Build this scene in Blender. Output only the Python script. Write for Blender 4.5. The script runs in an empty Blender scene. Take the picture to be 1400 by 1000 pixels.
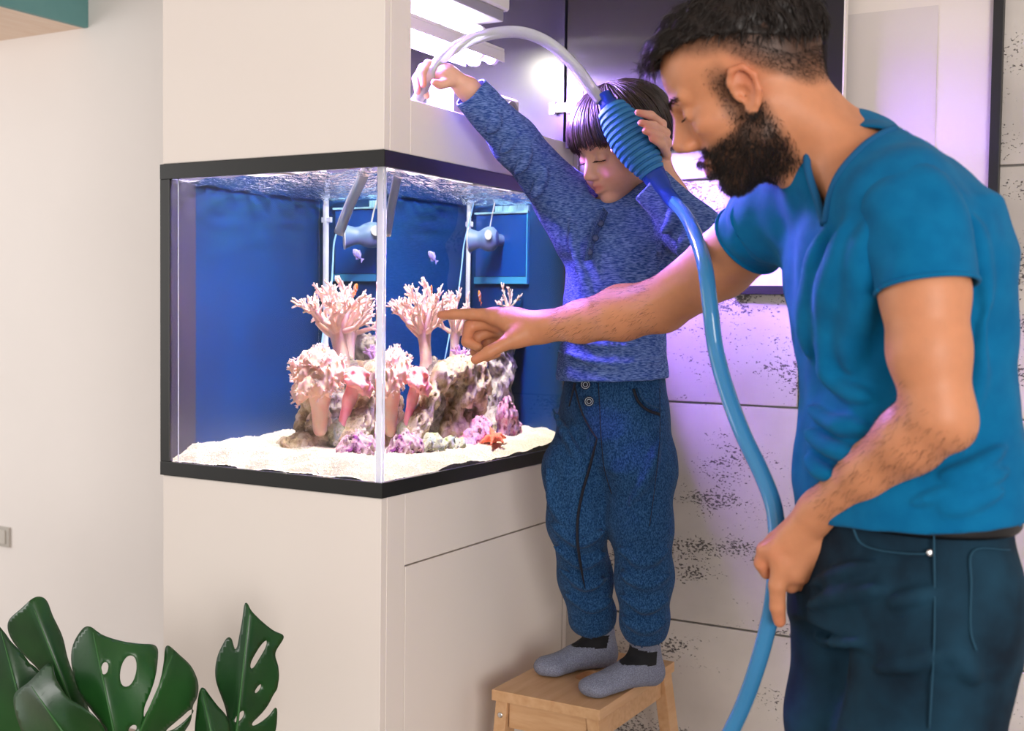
import bpy, bmesh, math, random
import numpy as np
from mathutils import Vector, Matrix

scene = bpy.context.scene
col = scene.collection
random.seed(7)
np.random.seed(7)

# ------------------------------------------------------------------ camera
Z0 = 0.92                      # height of the tank's underside above the floor
FPX = 1646.0                   # focal length in pixels of the 1400 x 1000 frame
YAW, PITCH, ROLL = 0.5187, 0.0463, 0.0126
CAM = np.array([1.2786, -1.7698, 0.3458 + Z0])

def _axes():
    f = np.array([-math.sin(YAW) * math.cos(PITCH), math.cos(YAW) * math.cos(PITCH), -math.sin(PITCH)])
    r = np.cross(f, [0, 0, 1]); r /= np.linalg.norm(r)
    u = np.cross(r, f)
    return (math.cos(ROLL) * r + math.sin(ROLL) * u, -math.sin(ROLL) * r + math.cos(ROLL) * u, f)
CR, CU, CF = _axes()

def P(px, py, depth):
    """photo pixel at a known distance along the view axis -> point in the room"""
    return CAM + depth * (CF + CR * (px - 700) / FPX - CU * (py - 500) / FPX)

def on(px, py, ax, val):
    d = CF + CR * (px - 700) / FPX - CU * (py - 500) / FPX
    return CAM + d * (val - CAM[ax]) / d[ax]

cd = bpy.data.cameras.new('camera')
cam = bpy.data.objects.new('camera', cd); col.objects.link(cam)
cd.sensor_width = 36.0
cd.lens = 36.0 * FPX / 1400.0
cd.clip_start = 0.05
cam.matrix_world = Matrix(((CR[0], CU[0], -CF[0], CAM[0]), (CR[1], CU[1], -CF[1], CAM[1]), (CR[2], CU[2], -CF[2], CAM[2]), (0, 0, 0, 1)))
cd.dof.use_dof = True
cd.dof.focus_distance = 2.25
cd.dof.aperture_fstop = 5.0
scene.camera = cam

# ------------------------------------------------------------------ world, lights, exposure
w = bpy.data.worlds.new('room_ambience'); scene.world = w; w.use_nodes = True
bg = w.node_tree.nodes['Background']
bg.inputs[0].default_value = (1.0, 0.985, 0.975, 1); bg.inputs[1].default_value = 0.66

def area(name, loc, target, sx, sy, power, colr):
    l = bpy.data.lights.new(name, 'AREA'); l.shape = 'RECTANGLE'; l.size = sx; l.size_y = sy
    l.energy = power; l.color = colr
    o = bpy.data.objects.new(name, l); col.objects.link(o)
    o.location = loc
    o.rotation_euler = (Vector(target) - Vector(loc)).to_track_quat('-Z', 'Y').to_euler()
    return o
area('window_left_offscreen', (-4.0, -1.8, 1.6), (-1.3, 0.75, 1.2), 1.2, 1.6, 30, (1.0, 0.97, 0.95))
area('window_right_offscreen', (3.8, -3.8, 1.4), (0.0, 0.3, 0.8), 1.8, 1.6, 112, (1.0, 0.95, 0.91))

vs = scene.view_settings
vs.view_transform = 'Standard'; vs.look = 'None'; vs.gamma = 1.0; vs.use_curve_mapping = False
vs.exposure = 0.31
scene.cycles.use_denoising = True
scene.cycles.max_bounces = 10
scene.cycles.transparent_max_bounces = 16
scene.cycles.sample_clamp_indirect = 4.0
scene.cycles.caustics_reflective = False
scene.cycles.caustics_refractive = False

# ------------------------------------------------------------------ object helpers
def tag(o, label=None, cat=None, group=None, kind=None):
    if label: o['label'] = label
    if cat: o['category'] = cat
    if group: o['group'] = group
    if kind: o['kind'] = kind
    return o

def thing(name, label, cat, loc=(0, 0, 0), group=None):
    o = bpy.data.objects.new(name, None); col.objects.link(o)
    o.location = loc; o.empty_display_size = 0.05
    return tag(o, label, cat, group)

def link(name, me, m, parent=None, smooth=False):
    o = bpy.data.objects.new(name, me); col.objects.link(o)
    if m is not None and not me.materials:
        for x in (m if isinstance(m, (list, tuple)) else [m]): me.materials.append(x)
    if smooth: me.shade_smooth()
    if parent is not None:
        o.parent = parent
        # meshes are written in room coordinates: undo the parents' offsets
        off = Vector((0, 0, 0)); q = parent
        while q is not None:
            off += q.location; q = q.parent
        o.location = -off
    return o

def pyd(name, v, f, m, parent=None, smooth=False):
    me = bpy.data.meshes.new(name)
    me.from_pydata([tuple(map(float, p)) for p in v], [], [tuple(map(int, q)) for q in f]); me.update()
    return link(name, me, m, parent, smooth)

def npmesh(name, V, Q):
    """fast mesh from numpy arrays, Q of shape (n,3) or (n,4)"""
    me = bpy.data.meshes.new(name)
    V = np.ascontiguousarray(V, dtype=np.float32); Q = np.ascontiguousarray(Q, dtype=np.int32)
    k = Q.shape[1]
    me.vertices.add(len(V)); me.vertices.foreach_set('co', V.ravel())
    me.loops.add(Q.size); me.loops.foreach_set('vertex_index', Q.ravel())
    me.polygons.add(len(Q)); me.polygons.foreach_set('loop_start', np.arange(0, Q.size, k, dtype=np.int32))
    me.update(calc_edges=True)
    me.validate()
    return me

class MB:
    """collects shapes into one mesh"""
    def __init__(s): s.v = []; s.f = []
    def add(s, v, f):
        n = len(s.v); s.v += [tuple(map(float, p)) for p in v]; s.f += [tuple(i + n for i in q) for q in f]; return s
    def box(s, lo, hi):
        x0, y0, z0 = lo; x1, y1, z1 = hi
        return s.add([(x0, y0, z0), (x1, y0, z0), (x1, y1, z0), (x0, y1, z0), (x0, y0, z1), (x1, y0, z1), (x1, y1, z1), (x0, y1, z1)],
                     [(0, 3, 2, 1), (4, 5, 6, 7), (0, 1, 5, 4), (1, 2, 6, 5), (2, 3, 7, 6), (3, 0, 4, 7)])
    def tube(s, pts, rad, n=10, cap=True, flat=1.0):
        pts = [np.array(p, float) for p in pts]
        if np.isscalar(rad): rad = [rad] * len(pts)
        base = len(s.v); nrm = None
        for i, p in enumerate(pts):
            t = (pts[min(i + 1, len(pts) - 1)] - pts[max(i - 1, 0)]); t = t / (np.linalg.norm(t) + 1e-9)
            if nrm is None:
                a = np.array([0, 0, 1.0]) if abs(t[2]) < .9 else np.array([1.0, 0, 0])
                nrm = np.cross(t, a)
            nrm = nrm - t * (nrm @ t); nrm /= np.linalg.norm(nrm) + 1e-9
            b = np.cross(t, nrm)
            for k in range(n):
                a = 2 * math.pi * k / n
                s.v.append(tuple(p + rad[i] * (math.cos(a) * nrm + flat * math.sin(a) * b)))
        for i in range(len(pts) - 1):
            for k in range(n):
                k2 = (k + 1) % n
                s.f.append((base + i * n + k, base + i * n + k2, base + (i + 1) * n + k2, base + (i + 1) * n + k))
        if cap:
            s.f.append(tuple(base + k for k in reversed(range(n))))
            e = base + (len(pts) - 1) * n
            s.f.append(tuple(e + k for k in range(n)))
        return s
    def lathe(s, prof, c, axis=(0, 0, 1), n=24):
        """prof: list of (radius, height along axis from c)"""
        ax = np.array(axis, float); ax /= np.linalg.norm(ax)
        a = np.array([0, 0, 1.0]) if abs(ax[2]) < .9 else np.array([1.0, 0, 0])
        u = np.cross(ax, a); u /= np.linalg.norm(u); w_ = np.cross(ax, u); c = np.array(c, float)
        base = len(s.v)
        for r, h in prof:
            for k in range(n):
                t = 2 * math.pi * k / n
                s.v.append(tuple(c + ax * h + r * (math.cos(t) * u + math.sin(t) * w_)))
        for i in range(len(prof) - 1):
            for k in range(n):
                k2 = (k + 1) % n
                s.f.append((base + i * n + k, base + i * n + k2, base + (i + 1) * n + k2, base + (i + 1) * n + k))
        s.f.append(tuple(base + k for k in reversed(range(n))))
        e = base + (len(prof) - 1) * n
        s.f.append(tuple(e + k for k in range(n)))
        return s
    def build(s, name, m, parent=None, smooth=False, bevel=0, seg=2):
        me = bpy.data.meshes.new(name); me.from_pydata(s.v, [], s.f); me.update()
        if bevel:
            bm = bmesh.new(); bm.from_mesh(me)
            bmesh.ops.recalc_face_normals(bm, faces=bm.faces)
            es = [e for e in bm.edges if len(e.link_faces) == 2 and e.calc_face_angle() > 0.6]
            bmesh.ops.bevel(bm, geom=es, offset=bevel, segments=seg, profile=0.7, affect='EDGES', clamp_overlap=True)
            bm.to_mesh(me); bm.free()
        else:
            bm = bmesh.new(); bm.from_mesh(me); bmesh.ops.recalc_face_normals(bm, faces=bm.faces); bm.to_mesh(me); bm.free()
        o = link(name, me, m, parent, smooth)
        if smooth == 'auto':
            me.shade_smooth()
            for e in me.edges: pass
            me.set_sharp_from_angle(angle=0.7)
        return o

def box(name, lo, hi, m, parent=None, bevel=0.0, seg=2):
    return MB().box(lo, hi).build(name, m, parent, bevel=bevel, seg=seg)

def spline(pts, n=8):
    """Catmull-Rom through the points"""
    p = [np.array(q, float) for q in pts]
    p = [2 * p[0] - p[1]] + p + [2 * p[-1] - p[-2]]
    out = []
    for i in range(1, len(p) - 2):
        for k in range(n):
            t = k / n
            out.append(0.5 * ((2 * p[i]) + (-p[i - 1] + p[i + 1]) * t + (2 * p[i - 1] - 5 * p[i] + 4 * p[i + 1] - p[i + 2]) * t * t
                              + (-p[i - 1] + 3 * p[i] - 3 * p[i + 1] + p[i + 2]) * t ** 3))
    out.append(p[-2]); return out

# ------------------------------------------------------------------ material helpers
def mat(name, c, rough=0.5, metal=0.0, spec=0.5, var=None, vscale=20.0, bump=0.0, bscale=60.0, stretch=None, sss=0.0, trans=0.0,
        ior=1.45, coat=0.0, sheen=0.0, detail=4.0, alpha=1.0, emit=None, estr=0.0, vrange=(0.35, 0.65)):
    m = bpy.data.materials.new(name); m.use_nodes = True
    nt = m.node_tree; b = nt.nodes['Principled BSDF']; L = nt.links.new
    b.inputs['Base Color'].default_value = (*c, 1)
    b.inputs['Roughness'].default_value = rough; b.inputs['Metallic'].default_value = metal
    b.inputs['Specular IOR Level'].default_value = spec; b.inputs['IOR'].default_value = ior
    b.inputs['Coat Weight'].default_value = coat; b.inputs['Sheen Weight'].default_value = sheen
    b.inputs['Transmission Weight'].default_value = trans; b.inputs['Alpha'].default_value = alpha
    if sss:
        b.inputs['Subsurface Weight'].default_value = sss
        b.inputs['Subsurface Radius'].default_value = (1.0, 0.35, 0.2); b.inputs['Subsurface Scale'].default_value = 0.008
    if emit:
        b.inputs['Emission Color'].default_value = (*emit, 1); b.inputs['Emission Strength'].default_value = estr
    vec = None
    if var or bump:
        tc = nt.nodes.new('ShaderNodeTexCoord'); vec = tc.outputs['Object']
        if stretch:
            mp = nt.nodes.new('ShaderNodeMapping'); mp.inputs['Scale'].default_value = stretch
            L(vec, mp.inputs['Vector']); vec = mp.outputs['Vector']
    if var:
        n = nt.nodes.new('ShaderNodeTexNoise'); n.inputs['Scale'].default_value = vscale; n.inputs['Detail'].default_value = detail
        L(vec, n.inputs['Vector'])
        r = nt.nodes.new('ShaderNodeValToRGB')
        r.color_ramp.elements[0].position, r.color_ramp.elements[1].position = vrange
        r.color_ramp.elements[0].color = (*c, 1); r.color_ramp.elements[1].color = (*var, 1)
        L(n.outputs['Fac'], r.inputs['Fac']); L(r.outputs['Color'], b.inputs['Base Color'])
    if bump:
        n = nt.nodes.new('ShaderNodeTexNoise'); n.inputs['Scale'].default_value = bscale; n.inputs['Detail'].default_value = 5.0
        L(vec, n.inputs['Vector'])
        bp = nt.nodes.new('ShaderNodeBump'); bp.inputs['Strength'].default_value = bump; bp.inputs['Distance'].default_value = 0.004
        L(n.outputs['Fac'], bp.inputs['Height']); L(bp.outputs['Normal'], b.inputs['Normal'])
    return m

def srgb(r, g, b):
    f = lambda u: (u / 255 / 12.92) if u / 255 <= 0.04045 else ((u / 255 + 0.055) / 1.055) ** 2.4
    return (f(r), f(g), f(b))

# ------------------------------------------------------------------ implicit-surface kit
class Field:
    """signed-distance sculpting on a rectilinear grid, meshed with surface nets"""
    def __init__(s, xs, ys, zs, pad=0.05):
        s.x = np.asarray(xs, np.float32); s.y = np.asarray(ys, np.float32); s.z = np.asarray(zs, np.float32)
        s.pad = pad
        s.d = np.full((len(s.x), len(s.y), len(s.z)), pad, np.float32)
    def _sl(s, lo, hi, pad):
        r = []
        for a, l, h in zip((s.x, s.y, s.z), lo, hi):
            i = max(int(np.searchsorted(a, l - pad)) - 1, 0); j = min(int(np.searchsorted(a, h + pad)) + 1, len(a))
            r.append(slice(i, max(j, i)))
        return tuple(r)
    def op(s, fn, lo, hi, k=0.01, mode='add'):
        pad = s.pad if mode == 'add' else max(2.5 * k, 0.008)
        sl = s._sl(lo, hi, pad)
        if any(q.stop <= q.start for q in sl): return s
        p = fn(s.x[sl[0]][:, None, None], s.y[sl[1]][None, :, None], s.z[sl[2]][None, None, :]).astype(np.float32)
        a = s.d[sl]
        if mode == 'add':
            h = np.maximum(k - np.abs(a - p), 0) / max(k, 1e-6)
            s.d[sl] = np.minimum(a, p) - h * h * k * 0.25
        elif mode == 'sub':
            p = -p
            h = np.maximum(k - np.abs(a - p), 0) / max(k, 1e-6)
            s.d[sl] = np.maximum(a, p) + h * h * k * 0.25
        elif mode == 'int':
            h = np.maximum(k - np.abs(a - p), 0) / max(k, 1e-6)
            s.d[sl] = np.maximum(a, p) + h * h * k * 0.25
        elif mode == 'off':
            s.d[sl] = a + p
        return s
    def cone(s, a, b, ra, rb=None, k=0.01, mode='add', sq=None):
        """tapered capsule; sq=(direction, factor) squashes its section along a direction"""
        rb = ra if rb is None else rb
        a = np.array(a, np.float32); b = np.array(b, np.float32); ba = b - a; L2 = float(ba @ ba) + 1e-12
        if sq is not None:
            sd = np.array(sq[0], np.float32); sd = sd - ba * (sd @ ba) / L2; sd /= np.linalg.norm(sd) + 1e-9; sf = sq[1]
        def fn(X, Y, Z):
            dx, dy, dz = X - a[0], Y - a[1], Z - a[2]
            t = np.clip((dx * ba[0] + dy * ba[1] + dz * ba[2]) / L2, 0, 1)
            ex, ey, ez = dx - t * ba[0], dy - t * ba[1], dz - t * ba[2]
            if sq is not None:
                c = (ex * sd[0] + ey * sd[1] + ez * sd[2]) * (1 / sf - 1)
                ex, ey, ez = ex + c * sd[0], ey + c * sd[1], ez + c * sd[2]
                return (np.sqrt(ex * ex + ey * ey + ez * ez) - (ra + (rb - ra) * t)) * min(1, sf) ** 0.5
            return np.sqrt(ex * ex + ey * ey + ez * ez) - (ra + (rb - ra) * t)
        m = max(ra, rb) * (max(1, sq[1]) if sq is not None else 1)
        return s.op(fn, np.minimum(a, b) - m, np.maximum(a, b) + m, k, mode)
    def capcone(s, a, b, ra, rb, p, n, k=0.01):
        """tapered capsule ended flat by the plane through p with outward normal n"""
        a = np.array(a, np.float32); b = np.array(b, np.float32); ba = b - a; L2 = float(ba @ ba) + 1e-12; p = np.array(p, float); n = np.array(n, float) / np.linalg.norm(n)
        def fn(X, Y, Z):
            dx, dy, dz = X - a[0], Y - a[1], Z - a[2]
            t = np.clip((dx * ba[0] + dy * ba[1] + dz * ba[2]) / L2, 0, 1)
            ex, ey, ez = dx - t * ba[0], dy - t * ba[1], dz - t * ba[2]
            d = np.sqrt(ex * ex + ey * ey + ez * ez) - (ra + (rb - ra) * t)
            return np.maximum(d, (X - p[0]) * n[0] + (Y - p[1]) * n[1] + (Z - p[2]) * n[2])
        m = max(ra, rb)
        return s.op(fn, np.minimum(a, b) - m, np.maximum(a, b) + m, k, 'add')
    def chain(s, pts, rad, k=0.01, mode='add', sq=None):
        for i in range(len(pts) - 1): s.cone(pts[i], pts[i + 1], rad[i], rad[i + 1], k, mode, sq)
        return s
    def ell(s, c, r, M=None, k=0.01, mode='add'):
        c = np.array(c, np.float32); r = np.array(r, np.float32); M = np.eye(3) if M is None else np.array(M)
        def fn(X, Y, Z):
            dx, dy, dz = X - c[0], Y - c[1], Z - c[2]
            q = [(dx * M[i][0] + dy * M[i][1] + dz * M[i][2]) for i in range(3)]
            k0 = np.sqrt(sum((q[i] / r[i]) ** 2 for i in range(3))); k1 = np.sqrt(sum((q[i] / r[i] ** 2) ** 2 for i in range(3)))
            return k0 * (k0 - 1) / (k1 + 1e-6)
        e = np.sqrt(sum((np.abs(np.array(M[i])) * r[i]) ** 2 for i in range(3)))
        return s.op(fn, c - e, c + e, k, mode)
    def loft(s, st, k=0.01, mode='add', ex=2.0):
        """st: stations (centre, side unit vector, half width, front unit vector, half depth front, half depth back)
           stacked along the line from first to last centre"""
        C = np.array([q[0] for q in st], float)
        ax = C[-1] - C[0]; Ln = np.linalg.norm(ax); ax = ax / Ln
        T = (C - C[0]) @ ax
        W = np.array([q[2] for q in st]); Df = np.array([q[4] for q in st]); Db = np.array([q[5] for q in st])
        sd = np.array([q[1] for q in st], float); fr = np.array([q[3] for q in st], float)
        def fn(X, Y, Z):
            dx, dy, dz = X - C[0][0], Y - C[0][1], Z - C[0][2]
            t = dx * ax[0] + dy * ax[1] + dz * ax[2]
            ip = lambda A: np.interp(t, T, A)
            cx, cy, cz = X - ip(C[:, 0]), Y - ip(C[:, 1]), Z - ip(C[:, 2])
            u = (cx * ip(sd[:, 0]) + cy * ip(sd[:, 1]) + cz * ip(sd[:, 2]))
            v = (cx * ip(fr[:, 0]) + cy * ip(fr[:, 1]) + cz * ip(fr[:, 2]))
            w_ = ip(W); d_ = np.where(v > 0, ip(Df), ip(Db))
            rho = (np.abs(u / w_) ** ex + np.abs(v / d_) ** ex) ** (1 / ex)
            dd = (rho - 1) * np.minimum(w_, d_)
            return np.maximum(dd, np.maximum(-t, t - Ln))
        m = float(max(W.max(), Df.max(), Db.max()))
        return s.op(fn, C.min(0) - m, C.max(0) + m, k, mode)
    def rbox(s, c, h, r, M=None, k=0.01, mode='add'):
        c = np.array(c, np.float32); h = np.array(h, np.float32) - r; M = np.eye(3) if M is None else np.array(M)
        def fn(X, Y, Z):
            dx, dy, dz = X - c[0], Y - c[1], Z - c[2]
            q = [np.abs(dx * M[i][0] + dy * M[i][1] + dz * M[i][2]) - h[i] for i in range(3)]
            return np.sqrt(sum(np.maximum(v, 0) ** 2 for v in q)) + np.minimum(np.maximum(np.maximum(q[0], q[1]), q[2]), 0) - r
        e = np.sqrt(sum((np.abs(np.array(M[i])) * (h[i] + r)) ** 2 for i in range(3))) + r
        return s.op(fn, c - e, c + e, k, mode)
    def half(s, p, n, k=0.003):
        """keep only the side the normal n points away from"""
        p = np.array(p, np.float32); n = np.array(n, np.float32); n /= np.linalg.norm(n)
        return s.op(lambda X, Y, Z: (X - p[0]) * n[0] + (Y - p[1]) * n[1] + (Z - p[2]) * n[2] + 0 * (X + Y + Z),
                    (s.x[0], s.y[0], s.z[0]), (s.x[-1], s.y[-1], s.z[-1]), k, 'int')
    def noise(s, amp, scale, seed=0, lo=None, hi=None, fn=None):
        """wobble of the surface"""
        rs = np.random.RandomState(seed); w_ = [(rs.randn(3) * scale, rs.rand() * 6.28) for _ in range(9)]
        def f(X, Y, Z):
            o = 0
            for k_, ph in w_: o = o + np.sin(X * k_[0] + Y * k_[1] + Z * k_[2] + ph)
            o = o * (amp / 4.0)
            return o if fn is None else o * fn(X, Y, Z)
        lo = (s.x[0], s.y[0], s.z[0]) if lo is None else lo; hi = (s.x[-1], s.y[-1], s.z[-1]) if hi is None else hi
        return s.op(f, lo, hi, 0.001, 'off')
    def mesh(s, smooth=2):
        d = s.d; nx, ny, nz = d.shape; S = d < 0
        cells, pos, quads = [], [], []
        cid = lambda i, j, k: (i.astype(np.int64) * ny + j) * nz + k
        for ax in range(3):
            a0 = [slice(None)] * 3; a1 = [slice(None)] * 3; a0[ax] = slice(0, -1); a1[ax] = slice(1, None)
            cr = S[tuple(a0)] != S[tuple(a1)]
            o1, o2 = [q for q in range(3) if q != ax]
            for q in (o1, o2):
                ed = [slice(None)] * 3; ed[q] = 0; cr[tuple(ed)] = False; ed[q] = -1; cr[tuple(ed)] = False
            I = np.argwhere(cr)
            if not len(I): continue
            J = I.copy(); J[:, ax] += 1
            v0 = d[I[:, 0], I[:, 1], I[:, 2]]; v1 = d[J[:, 0], J[:, 1], J[:, 2]]
            t = v0 / (v0 - v1)
            G = np.stack([s.x[I[:, 0]], s.y[I[:, 1]], s.z[I[:, 2]]], 1).astype(np.float64)
            g = (s.x, s.y, s.z)[ax]; G[:, ax] = g[I[:, ax]] + t * (g[J[:, ax]] - g[I[:, ax]])
            ids = []
            for da, db in ((1, 1), (0, 1), (0, 0), (1, 0)):
                Q = I.copy(); Q[:, o1] -= da; Q[:, o2] -= db
                ids.append(cid(Q[:, 0], Q[:, 1], Q[:, 2]))
            q = np.stack(ids, 1)
            flip = (v0 < 0)
            if ax == 1: flip = ~flip
            q[~flip] = q[~flip][:, ::-1]
            quads.append(q)
            for c in ids: cells.append(c); pos.append(G)
        cells = np.concatenate(cells); pos = np.concatenate(pos); quads = np.concatenate(quads)
        u, inv = np.unique(cells, return_inverse=True)
        cnt = np.bincount(inv)
        V = np.stack([np.bincount(inv, weights=pos[:, i]) for i in range(3)], 1) / cnt[:, None]
        Q = np.searchsorted(u, quads)
        for _ in range(smooth): V = relax(V, Q, 0.5)
        return V, Q

def relax(V, Q, f=0.5):
    n = len(V); A = np.zeros((n, 3)); c = np.zeros(n)
    k = Q.shape[1]
    a = np.concatenate([Q[:, i] for i in range(k)]); b = np.concatenate([Q[:, (i + 1) % k] for i in range(k)])
    for i in range(3):
        A[:, i] = np.bincount(a, weights=V[b, i], minlength=n) + np.bincount(b, weights=V[a, i], minlength=n)
    c = np.bincount(a, minlength=n) + np.bincount(b, minlength=n)
    return V + f * (A / np.maximum(c, 1)[:, None] - V)

def compact(V, Q, keep):
    Q = Q[keep]; u, inv = np.unique(Q, return_inverse=True)
    return V[u], inv.reshape(Q.shape), u

def vnormals(V, Q):
    n = np.cross(V[Q[:, 2]] - V[Q[:, 0]], V[Q[:, 3 if Q.shape[1] == 4 else 1]] - V[Q[:, 1 if Q.shape[1] == 4 else 0]])
    if Q.shape[1] == 3: n = np.cross(V[Q[:, 1]] - V[Q[:, 0]], V[Q[:, 2]] - V[Q[:, 0]])
    N = np.zeros_like(V)
    for i in range(3):
        N[:, i] = sum(np.bincount(Q[:, j], weights=n[:, i], minlength=len(V)) for j in range(Q.shape[1]))
    return N / (np.linalg.norm(N, axis=1, keepdims=True) + 1e-12)

def lin(a, b, h): return np.arange(a, b + h, h)
def grade(*seg):
    """grade((a,b,h),(b,c,h2),...): rectilinear axis with varying step"""
    o = []
    for a, b, h in seg: n = max(int(round((b - a) / h)), 1); o += list(np.linspace(a, b, n, endpoint=False))
    o.append(seg[-1][1]); return np.array(o)
def unit(v): v = np.array(v, float); return v / (np.linalg.norm(v) + 1e-12)

def solidify(o, t, off=-1.0):
    md = o.modifiers.new('thickness', 'SOLIDIFY'); md.thickness = t; md.offset = off
    return o

# ================================================================== the room
D = 0.7525                     # plane of the tiled wall
CEIL = 2.62
TW, TD, TH = 0.5565, D, 0.63   # tank: width along x, depth along y, height

M = {}
M['wall'] = mat('wall_paint', srgb(237, 231, 227), 0.85, spec=0.2, var=srgb(239, 233, 229), vscale=3, bump=0.05, bscale=180)
M['panel_paint'] = mat('cabinet_paint', srgb(236, 226, 218), 0.5, spec=0.3, var=srgb(238, 229, 221), vscale=2, bump=0.02, bscale=120)
M['panel_white'] = M['panel_paint']
M['mortar'] = mat('grey_mortar', srgb(150, 144, 138), 0.9)
M['hood_in'] = mat('hood_interior_laminate', srgb(44, 42, 56), 0.3, spec=0.5)
M['black_door'] = mat('black_laminate', srgb(30, 27, 28), 0.33, spec=0.4, bump=0.03, bscale=260)
M['white_edge'] = mat('white_edging', srgb(228, 220, 214), 0.5)
M['black_frame'] = mat('black_powder_coat', srgb(34, 34, 33), 0.42, spec=0.45, bump=0.04, bscale=400)
M['floor'] = mat('floor_boards', srgb(166, 150, 136), 0.45, var=srgb(140, 124, 110), vscale=6, stretch=(1, 12, 1))

def concrete():
    m = bpy.data.materials.new('pitted_concrete'); m.use_nodes = True
    nt = m.node_tree; N = nt.nodes.new; L = nt.links.new; b = nt.nodes['Principled BSDF']
    b.inputs['Roughness'].default_value = 0.8; b.inputs['Specular IOR Level'].default_value = 0.25
    g = N('ShaderNodeNewGeometry')
    oi = N('ShaderNodeObjectInfo')
    add = N('ShaderNodeVectorMath'); add.operation = 'MULTIPLY_ADD'
    add.inputs[1].default_value = (1, 1, 1)
    cv = N('ShaderNodeCombineXYZ'); mu = N('ShaderNodeMath'); mu.operation = 'MULTIPLY'; mu.inputs[1].default_value = 7.0
    L(oi.outputs['Random'], mu.inputs[0]); L(mu.outputs[0], cv.inputs[1])
    L(g.outputs['Position'], add.inputs[0]); L(cv.outputs[0], add.inputs[2])
    # large cloudy tone
    n1 = N('ShaderNodeTexNoise'); n1.inputs['Scale'].default_value = 3.2; n1.inputs['Detail'].default_value = 5; L(add.outputs[0], n1.inputs['Vector'])
    r1 = N('ShaderNodeValToRGB'); r1.color_ramp.elements[0].position = .3; r1.color_ramp.elements[1].position = .7
    r1.color_ramp.elements[0].color = (*srgb(186, 178, 172), 1); r1.color_ramp.elements[1].color = (*srgb(220, 212, 205), 1)
    L(n1.outputs['Fac'], r1.inputs['Fac'])
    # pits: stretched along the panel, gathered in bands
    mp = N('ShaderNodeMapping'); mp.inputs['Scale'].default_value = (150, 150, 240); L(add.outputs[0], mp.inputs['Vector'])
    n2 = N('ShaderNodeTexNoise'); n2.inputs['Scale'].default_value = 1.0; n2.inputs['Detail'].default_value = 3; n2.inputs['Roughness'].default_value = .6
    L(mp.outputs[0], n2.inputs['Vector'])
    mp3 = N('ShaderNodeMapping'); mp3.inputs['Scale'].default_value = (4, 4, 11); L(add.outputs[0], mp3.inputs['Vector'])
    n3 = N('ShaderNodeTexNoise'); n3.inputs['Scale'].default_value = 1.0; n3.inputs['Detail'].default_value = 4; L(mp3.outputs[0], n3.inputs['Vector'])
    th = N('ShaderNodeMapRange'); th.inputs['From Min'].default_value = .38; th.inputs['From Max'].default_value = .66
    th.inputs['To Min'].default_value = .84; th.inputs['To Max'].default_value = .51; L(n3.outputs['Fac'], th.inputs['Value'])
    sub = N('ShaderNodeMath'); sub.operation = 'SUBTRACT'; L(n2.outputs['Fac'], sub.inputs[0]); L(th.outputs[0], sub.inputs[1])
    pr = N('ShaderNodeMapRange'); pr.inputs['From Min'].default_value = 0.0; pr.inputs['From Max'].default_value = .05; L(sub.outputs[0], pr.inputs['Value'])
    mx = N('ShaderNodeMix'); mx.data_type = 'RGBA'; L(pr.outputs[0], mx.inputs[0]); L(r1.outputs[0], mx.inputs[6]); mx.inputs[7].default_value = (*srgb(104, 98, 96), 1)  # dark pit colour holds the shade inside the holes as well as dirt
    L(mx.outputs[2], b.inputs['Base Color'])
    inv = N('ShaderNodeMath'); inv.operation = 'SUBTRACT'; inv.inputs[0].default_value = 1; L(pr.outputs[0], inv.inputs[1])
    bp = N('ShaderNodeBump'); bp.inputs['Strength'].default_value = .8; bp.inputs['Distance'].default_value = .004
    L(inv.outputs[0], bp.inputs['Height']); L(bp.outputs[0], b.inputs['Normal'])
    return m
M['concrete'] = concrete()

tag(box('floor', (-4, -4.5, -0.1), (4, D + 0.2, 0), M['floor']), kind='structure')
tag(box('ceiling', (-4, -3.2, CEIL), (4, D + 0.2, CEIL + 0.1), M['wall']), kind='structure')
tag(box('wall_left', (-4, D, 0), (-0.28, D + 0.2, CEIL), M['wall']), kind='structure')
wb = tag(box('wall_back', (-0.28, D + 0.014, 0), (4, D + 0.2, CEIL), M['mortar']), kind='structure')
# concrete panels, running bond, each its own piece of the wall
rows = [Z0 + 0.144 + 0.494 * k for k in range(-3, 4)]        # lower edge of each row
vj0 = 0.541
gap = 0.0022
for r, zb in enumerate(rows):
    z0, z1 = max(zb, 0.0), min(zb + 0.494, CEIL)
    if z1 - z0 < 0.02: continue
    # the rows whose joint shows (1.06 m panels, every second row shifted by half)
    k = r - 3
    xj = vj0 if k in (0, -2, 2) else vj0 + 0.53
    edges = [x for x in [xj + 1.06 * j for j in range(-3, 5)] if -0.28 < x < 4]
    edges = [-0.28] + edges + [4.0]
    for a, b_ in zip(edges[:-1], edges[1:]):
        if b_ - a > 0.03:
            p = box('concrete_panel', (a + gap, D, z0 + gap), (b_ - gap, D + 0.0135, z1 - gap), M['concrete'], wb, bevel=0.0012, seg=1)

# switch on the plain wall
sw = thing('light_switch', 'small grey light switch on the plain cream wall', 'switch', (-2.03, D, Z0 - 0.40))
M['grey_plastic'] = mat('grey_plastic', srgb(186, 180, 172), 0.5)
p = on(15, 735, 1, D)
box('plate', (p[0] - 0.075, D - 0.008, p[2] - 0.032), (p[0], D, p[2] + 0.032), M['grey_plastic'], sw, bevel=0.003)
box('rocker', (p[0] - 0.06, D - 0.012, p[2] - 0.022), (p[0] - 0.015, D - 0.007, p[2] + 0.022), mat('grey_plastic_light', srgb(198, 192, 184), 0.45), sw, bevel=0.002)

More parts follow.
